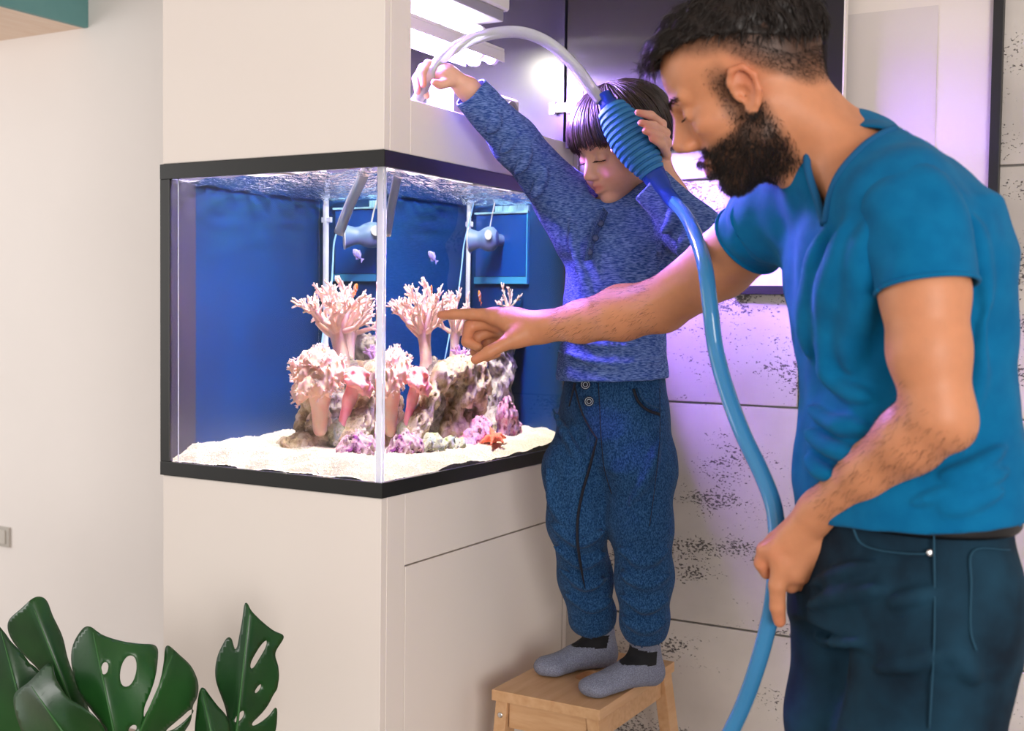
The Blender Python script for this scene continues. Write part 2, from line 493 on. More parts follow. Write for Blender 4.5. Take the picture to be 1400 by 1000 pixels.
# teal wall shelf box with a wooden underside
M['teal'] = mat('teal_paint', srgb(96, 146, 146), 0.6, var=srgb(104, 152, 152), vscale=8)
def wood(name, c1, c2, axis_scale, rough=0.45):
    return mat(name, c1, rough, var=c2, vscale=7, stretch=axis_scale, bump=0.03, bscale=60, detail=6, vrange=(0.3, 0.7))
M['pine'] = wood('pale_pine', srgb(232, 204, 180), srgb(240, 218, 198), (10, 1.2, 10))
a = on(121, 38, 1, D)
q = on(0, 5, 2, a[2])
ts = thing('wall_shelf_box', 'teal painted wall shelf with pale wooden underside above the plain wall', 'shelf', (a[0], D, a[2]))
dep_ = D - 0.34
box('side_panel', (a[0] - 0.02, dep_, a[2]), (a[0], D, a[2] + 0.32), M['teal'], ts, bevel=0.002)
box('front_panel', (a[0] - 0.75, dep_ - 0.018, a[2]), (a[0], dep_, a[2] + 0.32), M['teal'], ts, bevel=0.002)
box('bottom_board', (a[0] - 0.75, dep_, a[2] + 0.001), (a[0] - 0.02, D, a[2] + 0.018), M['pine'], ts)
box('top_board', (a[0] - 0.75, dep_, a[2] + 0.30), (a[0] - 0.02, D, a[2] + 0.319), M['teal'], ts)

# picture frame on the concrete wall, behind the open hood door
fx0, fx1, fz0 = 0.388, 0.930, Z0 + 0.385
fz1 = Z0 + 1.10
pf = thing('picture_frame', 'large black framed picture with white mat hung on the concrete wall', 'picture', (0.66, D, fz0))
M['mat_board'] = mat('white_mat_board', srgb(226, 216, 208), 0.7)
M['print'] = mat('pale_print', srgb(205, 196, 192), 0.6, var=srgb(214, 204, 198), vscale=2.5)
bw = 0.019
for nm, lo, hi in (('frame_rail', (fx0, D - 0.022, fz0), (fx1, D - 0.001, fz0 + bw)), ('frame_rail', (fx0, D - 0.022, fz1 - bw), (fx1, D - 0.001, fz1)),
                   ('frame_stile', (fx0, D - 0.022, fz0 + bw), (fx0 + bw, D - 0.001, fz1 - bw)), ('frame_stile', (fx1 - bw, D - 0.022, fz0 + bw), (fx1, D - 0.001, fz1 - bw))):
    box(nm, lo, hi, M['black_frame'], pf, bevel=0.0015)
box('mat_board', (fx0 + bw, D - 0.008, fz0 + bw), (fx1 - bw, D - 0.002, fz1 - bw), M['mat_board'], pf)
box('print', (fx0 + 0.11, D - 0.0095, fz0 + 0.12), (0.807, D - 0.0085, fz0 + 0.575), M['print'], pf)

# ================================================================== base cabinet under the tank
ix, iy = -0.004, 0.004         # column faces sit just inside the tank frame
bc = thing('base_cabinet', 'cream painted cabinet with a flush door carrying the aquarium', 'cabinet', (-0.27, 0.3, 0))
box('front_panel', (-TW + 0.004, iy, 0), (ix - 0.0005, iy + 0.018, Z0 - 0.001), M['panel_paint'], bc, bevel=0.0012, seg=1)
box('side_panel', (-TW + 0.004, iy + 0.018, 0), (-TW + 0.022, D - 0.001, Z0 - 0.001), M['panel_paint'], bc)
dy0, dz1 = 0.0815, Z0 - 0.1385
g = 0.0016
box('stile', (ix - 0.018, iy + 0.0185, 0), (ix, dy0 - g, Z0 - 0.001), M['panel_white'], bc, bevel=0.0008, seg=1)
box('top_rail', (ix - 0.018, dy0 - g, dz1 + g), (ix, D - 0.001, Z0 - 0.001), M['panel_white'], bc, bevel=0.0008, seg=1)
box('stile', (ix - 0.018, D - 0.02, 0), (ix, D - 0.001, dz1 + g), M['panel_white'], bc)
box('door', (ix - 0.018, dy0 + g, 0.04), (ix, D - 0.022 - g, dz1 - g), M['panel_white'], bc, bevel=0.0008, seg=1)
box('plinth', (ix - 0.05, dy0, 0), (ix - 0.031, D - 0.022, 0.04), M['panel_paint'], bc)

# ================================================================== hood above the tank
HB = Z0 + TH
oy0, oy1, oz0, oz1 = 0.087, 0.700, Z0 + 0.733, Z0 + 1.36
hd = thing('aquarium_hood', 'tall cream painted hood above the aquarium with an open black door', 'cabinet', (-0.27, 0.3, HB))
box('front_panel', (-TW + 0.004, iy, HB + 0.001), (ix - 0.0005, iy + 0.018, CEIL), M['panel_paint'], hd, bevel=0.0012, seg=1)
box('side_panel', (-TW + 0.004, iy + 0.018, HB + 0.001), (-TW + 0.022, D - 0.001, CEIL), M['panel_paint'], hd)
box('stile', (ix - 0.018, iy + 0.0185, HB + 0.001), (ix, oy0, CEIL), M['panel_white'], hd, bevel=0.001, seg=1)
box('sill_rail', (ix - 0.018, oy0, HB + 0.001), (ix, D - 0.001, oz0), M['panel_white'], hd, bevel=0.001, seg=1)
box('stile', (ix - 0.018, oy1, oz0), (ix, D - 0.001, CEIL), M['hood_in'], hd)
box('top_rail', (ix - 0.018, oy0, oz1), (ix, oy1, CEIL), M['panel_white'], hd)
box('inner_lining', (-TW + 0.022, D - 0.014, HB + 0.02), (ix - 0.018, D - 0.002, CEIL), M['hood_in'], hd)
M['inner_white'] = mat('hood_interior_white', srgb(226, 220, 216), 0.5)
box('inner_lining', (-TW + 0.022, iy + 0.0185, HB + 0.02), (-TW + 0.034, D - 0.014, CEIL), M['inner_white'], hd)
box('shelf_panel', (-TW + 0.034, iy + 0.0185, oz1 + 0.02), (ix - 0.018, D - 0.014, oz1 + 0.04), M['inner_white'], hd)
# open door, square to the hood, hinged at the far jamb
dth = 0.018
dy = 0.716
dx1 = 0.632
door = box('door', (0.004, dy - dth, Z0 + 0.716), (dx1, dy, oz1 + 0.01), M['black_door'], hd, bevel=0.0006, seg=1)
box('door_edging', (dx1, dy - dth - 0.0005, Z0 + 0.716), (dx1 + 0.0035, dy + 0.0005, oz1 + 0.01), M['white_edge'], door)
M['steel'] = mat('hinge_steel', (0.72, 0.72, 0.72), 0.28, metal=1.0)
M['brass'] = mat('hinge_brass', (0.75, 0.55, 0.33), 0.35, metal=0.9)
for hz in (Z0 + 0.808, oz1 - 0.09):
    hg = MB()
    yf = dy - dth
    hg.box((0.022, yf - 0.004, hz - 0.036), (0.046, yf, hz + 0.036))
    hg.box((0.010, yf - 0.012, hz - 0.014), (0.036, yf - 0.004, hz + 0.014))
    hg.lathe([(0.006, 0), (0.006, 0.003)], (0.034, yf - 0.004, hz + 0.026), (0, -1, 0), 10)
    hg.lathe([(0.006, 0), (0.006, 0.003)], (0.034, yf - 0.004, hz - 0.026), (0, -1, 0), 10)
    h1 = hg.build('hinge', M['steel'], door, bevel=0.001, seg=1)
    box('hinge_arm', (-0.022, yf - 0.010, hz - 0.010), (0.012, yf - 0.002, hz + 0.010), M['brass'], door, bevel=0.001, seg=1)
    box('hinge_cup', (-0.034, yf - 0.014, hz - 0.014), (-0.018, yf - 0.001, hz + 0.014), M['steel'], door, bevel=0.001, seg=1)

# ================================================================== the LED light inside the hood
# luminaire runs along y, hung from the hood; its tubes light the tank and spill out of the open door
VIOLET = (0.38, 0.21, 1.0)
def emis(name, c, s):
    m = bpy.data.materials.new(name); m.use_nodes = True; nt = m.node_tree
    for n in list(nt.nodes): nt.nodes.remove(n)
    e = nt.nodes.new('ShaderNodeEmission'); e.inputs[0].default_value = (*c, 1); e.inputs[1].default_value = s
    o = nt.nodes.new('ShaderNodeOutputMaterial'); nt.links.new(e.outputs[0], o.inputs[0]); return m
M['tube_violet'] = emis('led_tube_violet', VIOLET, 1200.0)
M['tube_white'] = emis('led_tube_white', (0.62, 0.55, 1.0), 22.0)
M['lamp_white'] = mat('white_lamp_housing', srgb(226, 220, 216), 0.4)
M['lamp_grey'] = mat('grey_lamp_housing', srgb(150, 146, 150), 0.4)
lx = -0.115
la = on(565, 8, 0, lx); lb = on(655, 46, 0, lx)
lz = 0.5 * (la[2] + lb[2])
lamp = thing('led_light', 'white hanging strip light with glowing violet tubes inside the hood', 'lamp', (lx, 0.3, lz))
ly0, ly1 = 0.04, 0.52
hb_ = MB()
hb_.box((lx - 0.115, ly0, lz + 0.045), (lx + 0.06, ly1 + 0.02, lz + 0.098))
hb_.build('housing', M['lamp_white'], lamp, bevel=0.012, seg=3)
box('reflector', (lx - 0.11, ly0, lz + 0.020), (lx + 0.055, ly1, lz + 0.0445), M['lamp_grey'], lamp, bevel=0.004)
def ltube(x, z, r, m, y0=ly0, y1=ly1 - 0.02):
    MB().tube([(x, y0, z), (x, y1, z)], r, 12).build('light_tube', m, lamp, smooth='auto')
    for y in (y0 - 0.01, y1):
        MB().tube([(x, y, z), (x, y + 0.014, z)], r * 1.25, 12).build('tube_cap', M['lamp_white'], lamp, smooth='auto')
ltube(lx, lz, 0.0125, M['tube_white'])
ltube(lx - 0.012, lz - 0.058, 0.0115, M['tube_violet'])
ltube(lx + 0.035, lz - 0.058, 0.0115, M['tube_violet'])
box('reflector', (lx - 0.045, ly0 - 0.005, lz - 0.045), (lx + 0.058, ly1, lz - 0.038), M['lamp_white'], lamp, bevel=0.002)
box('reflector_lip', (lx + 0.0545, ly0 - 0.005, lz - 0.067), (lx + 0.058, ly1, lz - 0.0452), M['lamp_white'], lamp)
box('reflector_lip', (lx - 0.045, ly0 - 0.005, lz - 0.067), (lx - 0.0415, ly1, lz - 0.0452), M['lamp_white'], lamp)
for y in (0.34, 0.44):
    MB().tube([(lx, y, lz + 0.02), (lx + 0.01, y, lz - 0.02), (lx + 0.035, y, lz - 0.05)], 0.004, 6).build('bracket', M['steel'], lamp)
    MB().lathe([(0.015, 0), (0.018, 0.004), (0.018, 0.012), (0.015, 0.016)], (lx + 0.035, y, lz - 0.055), (0, 1, 0), 16).build('clip', M['lamp_white'], lamp, smooth='auto')
for y in (0.10, 0.46):
    MB().tube([(lx - 0.03, y, lz + 0.098), (lx - 0.03, y, oz1 + 0.02)], 0.004, 6).build('hanger_rod', M['steel'], lamp)
# the luminaire's own downward light into the water
tl = area('led_light_beam', (lx - 0.0785, 0.28, lz + 0.0185), (lx - 0.0785, 0.28, Z0), 0.058, 0.46, 35, (1.0, 0.96, 0.78))

# white equipment box with a round port standing on the sill
eb = on(692, 150, 0, -0.05)
eq = thing('filter_box', 'white rounded plastic filter box with a round port inside the hood', 'filter', (-0.06, eb[1], Z0 + 0.64))
MB().box((-0.10, eb[1] - 0.24, eb[2] - 0.10), (-0.035, eb[1] + 0.035, eb[2] + 0.025)).build('body', M['lamp_white'], eq, bevel=0.014, seg=3)
MB().lathe([(0.028, 0), (0.028, 0.004), (0.022, 0.004), (0.022, 0.001)], (-0.0345, eb[1] - 0.005, eb[2] - 0.012), (1, 0, 0), 24).build('port_ring', M['lamp_grey'], eq, smooth='auto')
box('support_bracket', (-0.11, eb[1] - 0.23, Z0 + TH - 0.002), (-0.025, eb[1] + 0.03, eb[2] - 0.098), M['lamp_grey'], eq)

# ================================================================== the aquarium
aq = thing('aquarium', 'glass corner aquarium with black rim full of clear blue water', 'aquarium', (-0.27, 0.37, Z0))
fb = 0.030
ZT = Z0 + TH
WL = Z0 + 0.5965               # water line
G = 0.008                      # glass thickness
gi = 0.004                     # glass set back inside the rim
def rim(name, z0, z1):
    b = MB()
    o = [(-TW, 0), (0, 0), (0, TD - 0.001), (-TW, TD - 0.001)]; i = [(-TW + 0.022, 0.016), (-0.016, 0.016), (-0.016, TD - 0.012), (-TW + 0.022, TD - 0.012)]
    v = [(x, y, z0) for x, y in o] + [(x, y, z0) for x, y in i] + [(x, y, z1) for x, y in o] + [(x, y, z1) for x, y in i]
    f = []
    for k in range(4):
        l = (k + 1) % 4
        f += [(k, l, 8 + l, 8 + k), (4 + l, 4 + k, 12 + k, 12 + l), (l, k, 4 + k, 4 + l), (8 + k, 8 + l, 12 + l, 12 + k)]
    b.add(v, f)
    return b.build(name, M['black_frame'], aq, bevel=0.0012, seg=2)
rim('top_rim', ZT - fb, ZT)
rim('bottom_rim', Z0, Z0 + fb - 0.002)
box('corner_post', (-TW, 0.0, Z0 + fb - 0.002), (-TW + 0.026, 0.014, ZT - fb), M['black_frame'], aq, bevel=0.001, seg=1)
box('corner_post', (-0.014, TD - 0.03, Z0 + fb - 0.002), (0, TD - 0.001, ZT - fb), M['black_frame'], aq)
box('bottom_plate', (-TW + 0.022, 0.016, Z0 + 0.002), (-0.016, TD - 0.012, Z0 + 0.014), M['black_frame'], aq)

# glass panes: outer face bends the light as glass and water do together
gm = bpy.data.materials.new('pane_outer_face'); gm.use_nodes = True
nt = gm.node_tree
for n in list(nt.nodes): nt.nodes.remove(n)
gl = nt.nodes.new('ShaderNodeBsdfGlass'); gl.inputs['IOR'].default_value = 1.33; gl.inputs['Roughness'].default_value = 0
gl.inputs['Color'].default_value = (0.97, 0.985, 1, 1)
om = nt.nodes.new('ShaderNodeOutputMaterial'); nt.links.new(gl.outputs[0], om.inputs[0])
tm = bpy.data.materials.new('pane_inner_face'); tm.use_nodes = True
nt = tm.node_tree
for n in list(nt.nodes): nt.nodes.remove(n)
tb = nt.nodes.new('ShaderNodeBsdfTransparent'); om = nt.nodes.new('ShaderNodeOutputMaterial'); nt.links.new(tb.outputs[0], om.inputs[0])
def pane(lo, hi, outer):
    o = box('glass_pane', lo, hi, [gm, tm], aq)
    for p in o.data.polygons:
        p.material_index = 0 if Vector(p.normal).dot(Vector(outer)) > 0.9 else 1
    return o
pz0, pz1 = Z0 + fb - 0.004, ZT - fb + 0.004
pane((-TW + 0.022, gi, pz0), (-gi - G - 0.007, gi + G, pz1), (0, -1, 0))
pane((-gi - G, gi + G + 0.001, pz0), (-gi, TD - 0.012, pz1), (1, 0, 0))
# polished glass edges where the panes meet, and the far left edge
em = bpy.data.materials.new('polished_glass_edge'); em.use_nodes = True
nt = em.node_tree; pb = nt.nodes['Principled BSDF']; pb.inputs['Base Color'].default_value = (0.88, 0.90, 0.93, 1); pb.inputs['Roughness'].default_value = 0.2
tl_ = nt.nodes.new('ShaderNodeBsdfTranslucent'); tl_.inputs[0].default_value = (0.88, 0.90, 0.93, 1)
mx_ = nt.nodes.new('ShaderNodeMixShader'); mx_.inputs[0].default_value = 0.75
nt.links.new(pb.outputs[0], mx_.inputs[1]); nt.links.new(tl_.outputs[0], mx_.inputs[2]); nt.links.new(mx_.outputs[0], nt.nodes['Material Output'].inputs[0])
def edge(a, b, w_):
    # flat bright strip between two plan points
    a = np.array(a); b = np.array(b); n_ = unit((b - a)[::-1] * (1, -1)) * w_
    v = [(*(p), z) for z in (pz0, pz1) for p in (a - n_, b - n_, b + n_, a + n_)]
    MB().add(v, [(0, 3, 2, 1), (4, 5, 6, 7), (0, 1, 5, 4), (1, 2, 6, 5), (2, 3, 7, 6), (3, 0, 4, 7)]).build('glass_edge', em, aq, bevel=0.0004, seg=1)
edge((-gi - G - 0.006, gi + 0.0005), (-gi - 0.001, gi + 0.0005), 0.0006)
edge((-gi - 0.0005, gi + 0.0015), (-gi - 0.0005, gi + 0.0085), 0.0006)
edge((-TW + 0.040, gi + 0.0095), (-TW + 0.0425, gi + 0.0095), 0.001)
# backdrop panels of the tank: left side and back
M['tank_blue'] = mat('blue_backdrop', srgb(4, 39, 64), 0.45, var=srgb(9, 34, 54), vscale=5, spec=0.2, detail=8)
M['tank_blue2'] = mat('deep_blue_backdrop', srgb(1, 37, 68), 0.45, var=srgb(3, 32, 58), vscale=4, spec=0.2)
box('side_backdrop', (-TW + 0.004, gi + G, Z0 + 0.012), (-TW + 0.012, TD - 0.012, ZT - 0.002), M['tank_blue'], aq)
box('back_backdrop', (-TW + 0.012, TD - 0.0115, Z0 + 0.012), (-gi - G, TD - 0.003, ZT - 0.002), M['tank_blue2'], aq)
box('silicone_seam', (-TW + 0.012, gi + G, Z0 + 0.02), (-TW + 0.020, 0.125, ZT - fb), mat('black_silicone', (0.012, 0.012, 0.013), 0.5), aq)
# water surface seen from below: mirror at a flat angle, clear when looking straight through
wm = bpy.data.materials.new('water_surface'); wm.use_nodes = True
nt = wm.node_tree; N = nt.nodes.new; L = nt.links.new
for n in list(nt.nodes): nt.nodes.remove(n)
tc = N('ShaderNodeTexCoord'); mp = N('ShaderNodeMapping'); mp.inputs['Scale'].default_value = (30, 30, 30); L(tc.outputs['Object'], mp.inputs[0])
nz = N('ShaderNodeTexNoise'); nz.inputs['Scale'].default_value = 1.6; nz.inputs['Detail'].default_value = 4; L(mp.outputs[0], nz.inputs['Vector'])
bp = N('ShaderNodeBump'); bp.inputs['Strength'].default_value = 1.0; bp.inputs['Distance'].default_value = 0.018; L(nz.outputs[0], bp.inputs['Height'])
lw = N('ShaderNodeLayerWeight'); lw.inputs['Blend'].default_value = 0.5; L(bp.outputs[0], lw.inputs['Normal'])
rp = N('ShaderNodeValToRGB'); rp.color_ramp.elements[0].position = 0.28; rp.color_ramp.elements[1].position = 0.5
rp.color_ramp.elements[0].color = (0.03, 0.03, 0.03, 1); L(lw.outputs['Facing'], rp.inputs[0])
tr = N('ShaderNodeBsdfTransparent'); gs = N('ShaderNodeBsdfGlossy'); gs.inputs['Roughness'].default_value = 0.03
gs.inputs['Color'].default_value = (0.86, 0.93, 1, 1); L(bp.outputs[0], gs.inputs['Normal'])
ms = N('ShaderNodeMixShader'); L(rp.outputs[0], ms.inputs[0]); L(tr.outputs[0], ms.inputs[1]); L(gs.outputs[0], ms.inputs[2])
om = N('ShaderNodeOutputMaterial'); L(ms.outputs[0], om.inputs[0])
nxw, nyw = 60, 80
v = []; f = []
for j in range(nyw + 1):
    for i in range(nxw + 1):
        x = -TW + 0.013 + (TW - 0.026) * i / nxw; y = gi + G + 0.001 + (TD - 0.027) * j / nyw
        z = WL + 0.0016 * (math.sin(70 * x + 40 * y) + math.sin(95 * y - 31 * x + 1.3) + math.sin(53 * x - 77 * y))
        v.append((x, y, z))
for j in range(nyw):
    for i in range(nxw):
        a_ = j * (nxw + 1) + i; f.append((a_, a_ + 1, a_ + nxw + 2, a_ + nxw + 1))
pyd('water_surface', v, f, wm, aq, True)
# back panel: trimmed rectangle in a lighter blue, overflow comb above it
M['overflow'] = mat('lighter_blue_rectangle', srgb(2, 46, 104), 0.3)
M['overflow_trim'] = mat('blue_green_trim', srgb(40, 110, 150), 0.4)
ov = thing('overflow_box', 'overflow comb above a lighter blue rectangle on the tank back panel', 'overflow box', (-0.36, TD - 0.012, Z0 + 0.42))
box('pane', (-0.495, TD - 0.020, Z0 + 0.425), (-0.232, TD - 0.0118, Z0 + 0.575), M['overflow'], ov, bevel=0.001, seg=1)
box('lower_trim', (-0.50, TD - 0.022, Z0 + 0.408), (-0.225, TD - 0.0118, Z0 + 0.424), M['overflow_trim'], ov)
box('side_trim', (-0.231, TD - 0.022, Z0 + 0.4245), (-0.225, TD - 0.0118, Z0 + 0.580), M['overflow_trim'], ov)
cb_m = mat('comb_plastic', srgb(150, 200, 220), 0.4)
box('comb_rail', (-0.50, TD - 0.024, Z0 + 0.5755), (-0.225, TD - 0.0118, Z0 + 0.5795), cb_m, ov)
for k in range(26):
    x = -0.40 + k * 0.0068
    box('comb_tooth', (x, TD - 0.020, Z0 + 0.5797), (x + 0.0038, TD - 0.0118, Z0 + 0.594), cb_m, ov)

# white standpipe in the far corner with its thin air line
M['pipe'] = mat('white_pipe', srgb(214, 224, 240), 0.35)
sp = thing('standpipe', 'thin white vertical pipe in the far corner of the tank', 'pipe', (-0.512, 0.728, Z0 + 0.03))
MB().tube([(-0.512, 0.716, Z0 + 0.03), (-0.512, 0.716, Z0 + 0.60)], 0.0075, 14).build('tube', M['pipe'], sp, smooth='auto')
box('clamp', (-0.522, 0.710, Z0 + 0.545), (-0.497, 0.722, Z0 + 0.557), M['pipe'], sp, bevel=0.001)
al = MB().tube(spline([(-0.415, 0.655, Z0 + 0.60), (-0.432, 0.655, Z0 + 0.56), (-0.452, 0.648, Z0 + 0.50), (-0.452, 0.640, Z0 + 0.45), (-0.45, 0.626, Z0 + 0.391), (-0.455, 0.60, Z0 + 0.30), (-0.45, 0.56, Z0 + 0.18)], 8), 0.0022, 8)
tag(al.build('air_line', mat('pale_blue_tubing', srgb(130, 175, 215), 0.3), None, 'auto'), 'thin pale air line hanging beside the white standpipe', 'hose')

# circulation pump on the back wall, mouth covered by a grid
M['pump'] = mat('dark_pump_plastic', srgb(70, 92, 120), 0.4)
M['pump_grid'] = mat('grey_pump_grid', srgb(176, 182, 180), 0.4)
pc = np.array([-0.372, 0.683, Z0 + 0.512])
pu = thing('circulation_pump', 'dark round circulation pump with a grid mouth on the tank back wall', 'pump', tuple(pc))
ax_ = unit((-0.86, -0.5, -0.06))
MB().lathe([(0.004, -0.034), (0.018, -0.031), (0.028, -0.018), (0.030, 0.0), (0.026, 0.016), (0.021, 0.026), (0.020, 0.036), (0.026, 0.056), (0.029, 0.064), (0.026, 0.064), (0.018, 0.046)], pc, ax_, 24).build('body', M['pump'], pu, smooth='auto')
gc = pc + ax_ * 0.064
u_ = unit(np.cross(ax_, (0, 0, 1))); w_ = np.cross(ax_, u_)
gr = MB()
gr.tube([gc + 0.0285 * (math.cos(t) * u_ + math.sin(t) * w_) for t in np.linspace(0, 2 * math.pi, 25)], 0.0022, 6)
for k in range(-3, 4):
    o_ = k * 0.0082; h_ = math.sqrt(max(0.0285 ** 2 - o_ ** 2, 1e-6))
    for A, B in ((unit(u_ + w_), unit(u_ - w_)), (unit(u_ - w_), unit(u_ + w_))):
        gr.tube([gc + A * o_ - B * h_, gc + A * o_ + B * h_], 0.0014, 5)
gr.build('grid', M['pump_grid'], pu)
MB().tube([pc + (0, 0, 0.0), pc + (0.01, 0.03, 0.0), (pc[0] + 0.01, TD - 0.013, pc[2])], 0.014, 12).build('mount', M['pump'], pu, smooth='auto')
MB().lathe([(0.010, 0), (0.012, 0.002), (0.012, 0.006)], pc - ax_ * 0.004 + np.array([0.02, -0.022, 0.008]), (0.6, -0.8, 0.1), 14).build('knob', M['pump_grid'], pu)
MB().tube(spline([pc + (0, 0.005, 0.028), pc + (0.006, 0.01, 0.06), pc + (0.02, 0.012, 0.10)], 6), 0.0022, 6).build('power_cord', M['pump_grid'], pu)

# ------------------------------------------------------------------ sand bed
def sand_h(x, y):
    return 0.0275 + 0.026 * np.clip(np.minimum(-0.012 - x, y - 0.012) / 0.10, 0, 1) ** .8 + 0.012 * np.exp(-((x + 0.26) ** 2 + (y - 0.35) ** 2) / 0.045) + 0.003 * np.sin(21 * x + 5) * np.sin(17 * y) \
        + 0.0016 * np.sin(63 * x + 31 * y) + 0.0014 * np.sin(41 * x - 70 * y) + 0.012 * np.clip((y - 0.4) / 0.35, 0, 1)
sx_ = np.linspace(-TW + 0.0125, -gi - G - 0.0005, 130); sy_ = np.linspace(gi + G + 0.0005, TD - 0.012, 170)
X, Y = np.meshgrid(sx_, sy_, indexing='ij')
rs = np.random.RandomState(3)
Zs = Z0 + sand_h(X, Y) + rs.rand(*X.shape) * 0.0022
V = np.stack([X, Y, Zs], -1).reshape(-1, 3)
I = np.arange(130 * 170).reshape(130, 170)
Q = np.stack([I[:-1, :-1], I[1:, :-1], I[1:, 1:], I[:-1, 1:]], -1).reshape(-1, 4)
sv = [V]; sq = [Q]; off = len(V)
# skirt against the glass
for ring in (I[:, 0], I[-1, :]):
    low = V[ring].copy(); low[:, 2] = Z0 + 0.014
    sv.append(low); k = np.arange(len(ring))
    sq.append(np.stack([ring[:-1], ring[1:], off + k[1:], off + k[:-1]], 1)); off += len(ring)
# loose grains on top
n = 5200
gx = rs.uniform(-TW + 0.02, -gi - G - 0.006, n); gy = rs.uniform(gi + G + 0.006, TD - 0.02, n); gz = Z0 + sand_h(gx, gy) + 0.0022
s_ = rs.uniform(0.0011, 0.0028, n)
tet = np.array([(1, 0, -.6), (-.5, .87, -.6), (-.5, -.87, -.6), (0, 0, 1.0)])
ang = rs.rand(n) * 6.28; ca, sa = np.cos(ang), np.sin(ang)
GV = np.zeros((n, 4, 3))
for k in range(4):
    GV[:, k, 0] = gx + s_ * (tet[k, 0] * ca - tet[k, 1] * sa); GV[:, k, 1] = gy + s_ * (tet[k, 0] * sa + tet[k, 1] * ca); GV[:, k, 2] = gz + s_ * tet[k, 2]
b_ = off + np.arange(n)[:, None] * 4
sv.append(GV.reshape(-1, 3))
for tri in ((0, 1, 3, 3), (1, 2, 3, 3), (2, 0, 3, 3)): sq.append(b_ + np.array(tri)[None, :])
V = np.concatenate(sv); Q = np.concatenate(sq)
T3 = np.concatenate([Q[:, [0, 1, 2]], Q[:, [0, 2, 3]]]); T3 = T3[T3[:, 1] != T3[:, 2]]
T3 = T3[(T3[:, 0] != T3[:, 2])]
M['sand'] = mat('white_coral_sand', srgb(236, 226, 208), 0.9, var=srgb(214, 200, 182), vscale=160, bump=0.5, bscale=420, spec=0.1)
tag(link('coral_sand', npmesh('coral_sand', V, T3), M['sand']), 'white coral sand covering the aquarium bottom', 'sand', kind='stuff')

# ================================================================== life in the aquarium
def rock_mat(name, c1, c2, c3, s=38):
    m = bpy.data.materials.new(name); m.use_nodes = True
    nt = m.node_tree; N = nt.nodes.new; L = nt.links.new; b = nt.nodes['Principled BSDF']
    b.inputs['Roughness'].default_value = 0.9; b.inputs['Specular IOR Level'].default_value = 0.15
    tc = N('ShaderNodeTexCoord')
    n = N('ShaderNodeTexNoise'); n.inputs['Scale'].default_value = s; n.inputs['Detail'].default_value = 6; L(tc.outputs['Object'], n.inputs['Vector'])
    r = N('ShaderNodeValToRGB'); e = r.color_ramp.elements
    e[0].position = .36; e[0].color = (*c1, 1); e[1].position = .64; e[1].color = (*c3, 1)
    e2 = r.color_ramp.elements.new(.5); e2.color = (*c2, 1); L(n.outputs['Fac'], r.inputs['Fac'])
    v = N('ShaderNodeTexVoronoi'); v.inputs['Scale'].default_value = 230; L(tc.outputs['Object'], v.inputs['Vector'])
    mr = N('ShaderNodeMapRange'); mr.inputs['From Min'].default_value = .05; mr.inputs['From Max'].default_value = .32; L(v.outputs['Distance'], mr.inputs['Value'])
    L(r.outputs[0], b.inputs['Base Color'])
    bp = N('ShaderNodeBump'); bp.inputs['Strength'].default_value = .9; bp.inputs['Distance'].default_value = .004
    L(mr.outputs[0], bp.inputs['Height']); L(bp.outputs[0], b.inputs['Normal'])
    return m
M['rock_beige'] = rock_mat('beige_live_rock', srgb(150, 128, 100), srgb(196, 176, 146), srgb(218, 204, 184))
M['rock_grey'] = rock_mat('grey_live_rock', srgb(110, 104, 100), srgb(160, 150, 142), srgb(190, 182, 172))
M['rock_purple'] = rock_mat('purple_coralline_rock', srgb(120, 52, 110), srgb(186, 150, 160), srgb(196, 176, 176), 60)
M['rock_pink'] = rock_mat('pink_coralline_rock', srgb(168, 92, 130), srgb(196, 150, 172), srgb(160, 130, 180), 70)
M['rock_green'] = rock_mat('green_tinged_rock', srgb(128, 138, 92), srgb(176, 172, 150), srgb(150, 160, 160), 50)

def rock(name, label, blobs, holes=(), mtl='rock_beige', h=0.0045, amp=0.006, k=0.02, seed=1):
    C = np.array([b[0] for b in blobs]); Rr = np.array([np.max(b[1]) for b in blobs])
    lo = (C - Rr[:, None]).min(0) - 0.018; hi = (C + Rr[:, None]).max(0) + 0.018
    F = Field(lin(lo[0], hi[0], h), lin(lo[1], hi[1], h), lin(lo[2], hi[2], h))
    for c, r in blobs: F.ell(c, np.broadcast_to(r, 3), None, k)
    F.noise(amp, 75, seed); F.noise(amp * 0.75, 170, seed + 1); F.noise(amp * 0.5, 330, seed + 2)
    for c, r in holes: F.ell(c, np.broadcast_to(r, 3), None, 0.006, 'sub')
    V, Q = F.mesh(0); V = V + (0, 0, Z0)
    V[:, 2] = np.maximum(V[:, 2], Z0 + 0.03)
    lowest = V[:, 2].min()
    o = link(name, npmesh(name, V, Q), M[mtl], None, True)
    return tag(o, label, 'rock')

